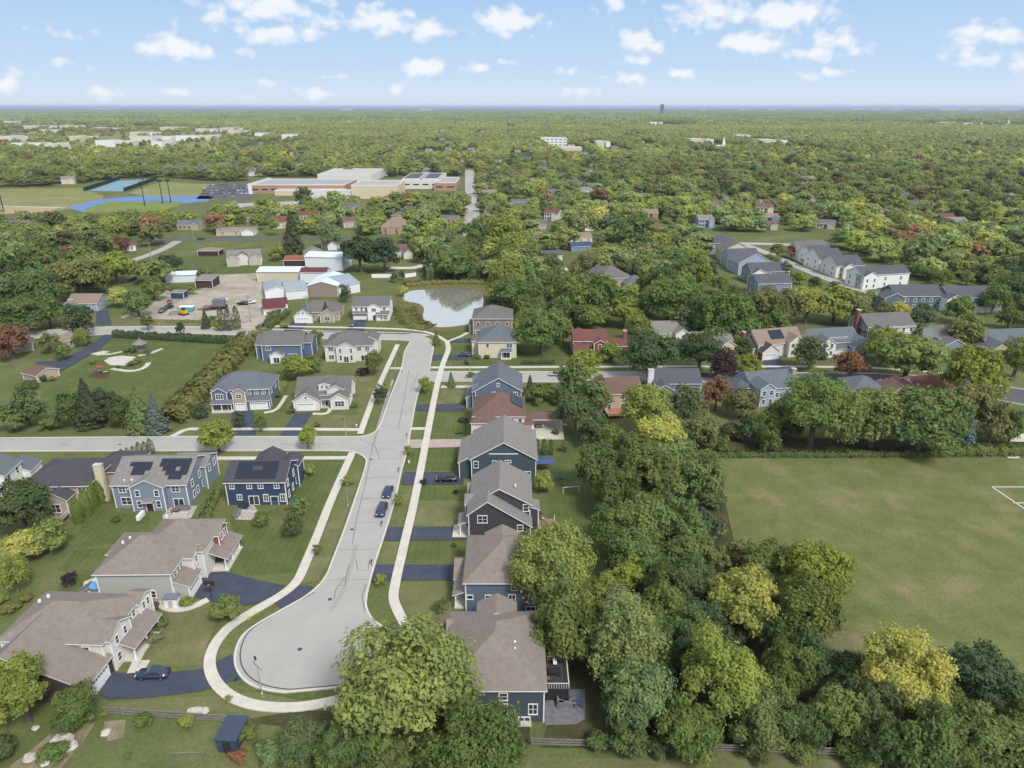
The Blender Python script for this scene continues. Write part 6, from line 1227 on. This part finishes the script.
# patio furniture
cush = mat('cushion_grey', (.16,.16,.17), .9, .1, 3); cushl = mat('cushion_light', (.50,.48,.45), .9, .1, 3)
def sofa(label, x, y, rz, m, px=True, z=.16): add('outdoor_sofa', label, 'sofa', [('seat', mb((-1.3,1.3,-.45,.45,0,.42)), m), ('backrest', mb((-1.3,1.3,.3,.5,.42,.85)), m), ('armrest', mb((-1.5,-1.3,-.45,.5,0,.6)), m), ('armrest', mb((1.3,1.5,-.45,.5,0,.6)), m)], x, y, rz, px, z)
def table(label, x, y, rz, m, r=.8, px=True, z=.16): 
    add('patio_table', label, 'table', [('tabletop', mb((-r,r,-r*.7,r*.7,.68,.74)), m)]+[('leg', mb((sx*r*.85-.04,sx*r*.85+.04,sy*r*.55-.04,sy*r*.55+.04,0,.68)), m) for sx in (-1,1) for sy in (-1,1)], x, y, rz, px, z)
def chair(label, x, y, rz, m, px=True, z=.16, group=None):
    e = add('patio_chair', label, 'chair', [('seat', mb((-.28,.28,-.28,.28,.36,.46)), m), ('backrest', mb((-.28,.28,.24,.3,.46,.95)), m)]+[('leg', mb((sx*.24-.03,sx*.24+.03,sy*.24-.03,sy*.24+.03,0,.36)), M_DARK) for sx in (-1,1) for sy in (-1,1)], x, y, rz, px, z)
    if group: e['group'] = group
sofa('light grey outdoor sofa on the blue solar house patio', 181, 516, R(185), cushl); sofa('grey outdoor sofa at the back of the blue solar house patio', 183, 510, 0, cush); table('low table between sofas behind the blue solar house', 176, 513, 0, M_DECK)
table('dark patio table behind the navy house', 244, 509, 0, M_DARK, 1.1); sofa('cream sofa on the navy house patio', 249, 514, R(175), cushl); sofa('dark sofa left on the navy house patio', 238, 515, R(90), cush)
sofa('grey corner sofa on the lower patio of the nearest dark house', 560, 700, R(90), cush); sofa('grey sofa facing the corner sofa on the lower patio', 567, 706, R(180), cush); table('square fire table on the lower patio', 565, 701, 0, M_DARK, .6)
table('dark blue covered grill table at the patio edge', 578, 707, 0, M_NAVYR, .7)
for i, (x, y) in enumerate(((533,427),(538,426),(543,428),(536,431))): chair(['leftmost','second from left','rightmost','nearest'][i]+' patio chair in front of the brown pavilion', x, y, R(90*i), cushl, group='chairs at the brown pavilion')
table('dining table in front of the brown pavilion', 539, 428.5, 0, M_DECK, .9)
chair('dark chair on the reddish deck of the charcoal house', 541, 514, 0, cush, z=.5); chair('pale lilac chair on the reddish deck of the charcoal house', 543, 522, R(90), mat('lilac',(.4,.36,.5),.8), z=.5); table('dark grill on the reddish deck of the charcoal house', 540, 519, 0, M_DARK, .45, z=.5)
table('dark dining table on the raised deck of the nearest dark house', 6.2, 81.5, 0, M_DARK, .9, px=False, z=2.46); chair('white chair on the raised deck of the nearest dark house', 6.4, 83.4, 0, M_WHITE, px=False, z=2.46); chair('dark chair beside the raised deck table', 5.2, 80.4, R(180), cush, px=False, z=2.46)
b1 = MB(); b1.tube((0,0,0),(0,0,.75),1.35,1.35,16); b2 = MB(); b2.tube((0,0,.75),(0,0,.86),1.3,1.2,16)
add('hot_tub', 'round grey hot tub with bright blue cover behind the sage-grey house', 'hot tub', [('tub', b1, cush), ('cover', b2, mat('cover_blue',(.12,.32,.62),.5))], 98, 588, 0); sheet('patio', [(84,582),(106,574),(109,592),(96,600),(82,594)], .1, M_STONE)
sofa('dark garden seat next to the blue-covered hot tub', 88, 590, R(70), cush, z=.1)
# mailboxes and hydrants
def mailbox(label, x, y): add('mailbox', label, 'mailbox', [('post', mb((-.06,.06,-.06,.06,0,1.05)), M_WOOD), ('box', mb((-.13,.13,-.28,.28,1.05,1.32)), M_DARK)], x, y, 0)
mailbox('mailbox at the kerb by the pinkish drive', 407, 438); mailbox('mailbox at the kerb before the charcoal house', 382, 527); mailbox('mailbox at the kerb before the slate-blue hipped house', 372, 566); mailbox('mailbox at the kerb before the teal-grey house', 399, 473); mailbox('mailbox beside the drive of the bottom-left house', 238, 684)
def hydrant(label, x, y, c): add('fire_hydrant', label, 'hydrant', [('barrel', mb(tubes=(((0,0,0),(0,0,.65),.15,.13),)), c), ('cap', mb((-.25,.25,-.07,.07,.42,.56),tubes=(((0,0,.65),(0,0,.8),.14,.04),)), c)], x, y, 0)
yl = mat('hydrant_yellow', (.55,.50,.06), .5, .05); hydrant('yellow hydrant at the bend of the sidewalk by the turning circle', 249, 619, yl); hydrant('white hydrant on the lawn corner by the crossroads', 356.5, 426.5, M_WHITE); hydrant('yellow marker post on the verge of the pale lane', 159, 325, yl); hydrant('small white marker on the verge before the teal house', 409, 463, M_WHITE)
# gazebo garden on the big lawn
sheet('path', [(90,354),(104,351),(110,352),(98,356)], .12, M_STONE); sheet('patio', [(104,361),(110,357.5),(122,356),(134,357),(140,360),(136,363),(124,366),(110,365.5)], .14, M_STONE); walk([(112,369),(130,372),(144,369),(149,363)], 1.6, M_STONE); walk([(138,356),(150,354),(162,349)], 1.4, M_STONE); walk([(92,354),(108,355),(122,352)], 1.2, M_STONE)
sheet('mulch_bed', [(88,378),(96,371),(110,372),(107,379)], .11, M_MULCH)
b1 = MB(); b2 = MB()
for i in range(8): a_ = i*.785; b2.tube((2*math.cos(a_),2*math.sin(a_),0),(2*math.cos(a_),2*math.sin(a_),2.5),.09)
b1.tube((0,0,2.5),(0,0,3.9),2.6,.3,8); b1.tube((0,0,3.9),(0,0,4.4),.5,.05,8)
add('gazebo', 'eight-sided wooden gazebo with grey roof on the big lawn', 'gazebo', [('roof', b1, rfm('lgrey')), ('posts', b2, M_WOOD), ('floor', mb((-1.8,1.8,-1.8,1.8,0,.3)), M_WOOD)], 141, 350)
add('playset', 'red and yellow climbing frame on a dark mulch bed', 'playset', [('tower', mb((-.7,.7,-.7,.7,1.2,1.35),(-.7,-.6,-.7,-.6,0,2.4),(.6,.7,-.7,-.6,0,2.4),(-.7,-.6,.6,.7,0,2.4),(.6,.7,.6,.7,0,2.4)), M_WOOD), ('roof', mb((-.85,.85,-.85,.85,2.4,2.6)), mat('play_red',(.4,.04,.03),.5)), ('slide', mb((.7,2.0,-.3,.3,.5,.62)), mat('play_yellow',(.6,.45,.04),.5)), ('swing_beam', mb((-3.2,-.7,-.05,.05,2.1,2.2),(-3.2,-3.1,-.6,.6,0,2.15)), M_WOOD)], 101, 374, R(30))
for i, (x, y, w_) in enumerate(((92,362,8),(131,364,8),(137,361,9),(118,367,6),(147,352,10),(134,350,9),(127,350,8),(43,378,12),(52,379,8),(30,385,16),(20,387,10))): T(x, y, w_, 'S', 'gdodgdgkodg'[i])
# farm yard clutter
def heap(label, x, y, r, m, seed):
    b = MB(); b.lump((0,0,0), r, 12, 0, seed, .45); o = b.build('heap', m); o.location = g(x, y); o.location.z = .1; tag(o, label, 'heap')
heap('heap of brown soil in the gravel yard', 210, 309, 3.2, M_MULCH, 1); heap('low grey rubble heap beside the yard shed', 222, 300, 2.6, M_STONE, 2); heap('scrap timber heap near the yellow digger', 175, 314, 2.4, M_WOOD, 3); heap('small dirt heap at the yard front', 200, 316, 2.2, G_GRAVEL, 4)
add('digger', 'yellow digger with a turquoise load at the front of gravel yard', 'digger', [('body', mb((-1.5,1.2,-1.1,1.1,.7,1.8)), mat('digger_yellow',(.55,.35,.03),.5)), ('cab', mb((-.4,.9,-.9,.2,1.8,3.0)), M_GLASS), ('tracks', mb((-1.8,1.8,-1.3,-.8,0,.7),(-1.8,1.8,.8,1.3,0,.7)), M_DARK), ('arm', mb(tubes=(((1.0,0,1.8),(3.0,0,3.6),.2),((3.0,0,3.6),(4.2,0,1.6),.16))), mat('digger_yellow',(.55,.35,.03),.5))], 184, 315, R(150), z=.1)
add('container', 'turquoise skip container behind the yellow digger', 'container', [('box', mb((-3,3,-1.2,1.2,.2,1.8)), mat('turquoise',(.05,.38,.40),.5)), ('rim', mb((-3.1,3.1,-1.3,1.3,1.8,1.95)), M_WHITE)], 187, 311, 0, z=.1)
add('crusher', 'dark stone-crushing machine with conveyor in the gravel yard', 'machine', [('hopper', mb((-2.5,2.5,-2,2,1.4,4.2)), mat('mach',(.13,.13,.15),.7)), ('chassis', mb((-3.2,3.2,-1.5,1.5,.5,1.4)), M_DARK), ('conveyor', mb(tubes=(((-2,0,1.6),(-9,0,.3),.5),)), M_WOOD), ('cab', mb((.5,2.4,-1,1,4.2,5.4)), M_METAL)], 220, 309, R(15), z=.1)
for i, (x, y, c_, kd) in enumerate(((243,305,'black','suv'),(250,304,'white','pickup'),(168,309,'black','suv'),(163,312,'grey','pickup'),(170,303,'red','sedan'))): car('%s %s parked in the gravel yard, %s' % (c_, {'suv':'car','pickup':'truck','sedan':'car'}[kd], ['next to a white truck','right of a black car','behind scrap timber','left of scrap timber','beside the blue trailer shed'][i]), x, y, R(30*i), kd, c_, z=.1)

# ------------------------------------------------------------------ words that tell trees apart
MK = [("the turning circle",300,650),("the nearest dark slate house",498,690),("the slate-blue hipped house",500,580),("the charcoal gabled house",500,510),("the teal-grey house",503,465),("the white-walled brown-roofed house",490,425),("the corner gabled house",498,392),("the pale yellow house",497,350),("the pond",445,308),("the bottom-left house",80,660),("the sage-grey house",165,585),("the blue solar house",160,500),("the navy solar house",263,495),("the tan dark-roofed house",65,500),
 ("the brick-bay house",245,405),("the beige ranch",325,405),("the white sunroom house",285,358),("the pale corner house",350,358),("the beige garage-gable house",318,320),("the white twin-gabled house",372,318),("the black curving drive",75,355),("the big lawn",140,395),("the blue-grey bungalow",85,308),("the gravel yard",220,305),("the farm sheds",310,285),("the red brick house",595,354),("the brown-roofed tan house",617,408),("the silver-chimney house",678,394),
 ("the end-on light blue house",775,400),("the maroon-roofed house",925,402),("the long grey-roofed house",665,342),("the half-timbered house",778,354),("the white porch house",840,352),("the brick-chimney house",888,340),("the long slate house",917,310),("the left-hand terrace",750,285),("the right-hand terrace",850,280),("the winding lane",560,270),("the bottom rail fence",700,752),("the field's west edge",735,580),("the field's north edge",850,458),("the white soccer goal",572,494),
 ("the field's bottom edge",900,700),("the school",350,200),("the main road",260,242),("the dark garden shed",234,745),("the sandy garden slope",60,745),("the round-windowed grey house",1010,356),("the white shallow-roofed house",955,352),("the pale lane mouth",165,245),("the lower patio",565,705),("the many-hipped grey house",615,290),("the cream lane-end bungalow",582,243)]
MKW = [(n, *g(x, y)[:2]) for n, x, y in MK]
bucket = {}
for rec in TREES:
    e, x, y, rr, kind, tone, lab, wpx = rec
    if lab: e['label'] = lab; continue
    n, a, b = min(MKW, key=lambda q: (q[1]-x)**2+((q[2]-y)*.8)**2); dx, dy = x-a, y-b; d = math.hypot(dx, dy)
    rel = 'right of' if abs(dx) > abs(dy) and dx > 0 else 'left of' if abs(dx) > abs(dy) else 'beyond' if dy > 0 else 'in front of'
    size = 'small ' if wpx < 16 and kind != 'S' else 'big ' if wpx > 58 else ''
    bucket.setdefault((size+TWORD[tone]+' '+KWORD[kind], rel+' '+n), []).append((d, e))
for (a, b), L in bucket.items():
    L.sort(key=lambda q: q[0])
    for i, (d, e) in enumerate(L): e['label'] = (ORD[min(i,15)]+'nearest '+a+' '+b) if i else (('nearest ' if len(L) > 1 else '')+a+' '+b)
NTH = ['first','second','third','fourth','fifth','sixth','seventh','eighth','ninth','tenth','eleventh','twelfth','thirteenth','fourteenth','fifteenth','sixteenth','seventeenth','eighteenth','nineteenth','twentieth']+['twenty-'+q for q in 'first second third fourth fifth sixth seventh eighth ninth'.split()]+['thirtieth']+['thirty-'+q for q in 'first second third fourth fifth sixth seventh eighth ninth'.split()]+['fortieth']
for key, txt in (('low flat-roofed building in the', '%s %s low town building from the left, in the sunlit distance'), ('pale block on the far', '%s%s pale block from the left along the far horizon'), ('tiny grey power pylon', '%s%s grey power pylon from the left on the skyline')):
    L = sorted([o for o in C.objects if str(o.get('label','')).startswith(key)], key=lambda o: math.atan2(o.location.x, o.location.y)); cnt = {}
    for o in L:
        wl = ''
        if 'low town' in txt:
            mn = [c.data.materials[0].name for c in o.children if c.type == 'MESH' and c.name.startswith('wall')]; wl = {'siding_white':'white','siding_offwhite':'off-white','siding_stucco':'sand-coloured','siding_cream':'cream','siding_orange':'orange'}.get(mn[0] if mn else '', 'pale')
        i = cnt.get(wl, 0); cnt[wl] = i+1; o['label'] = txt % (NTH[min(i,39)], wl)
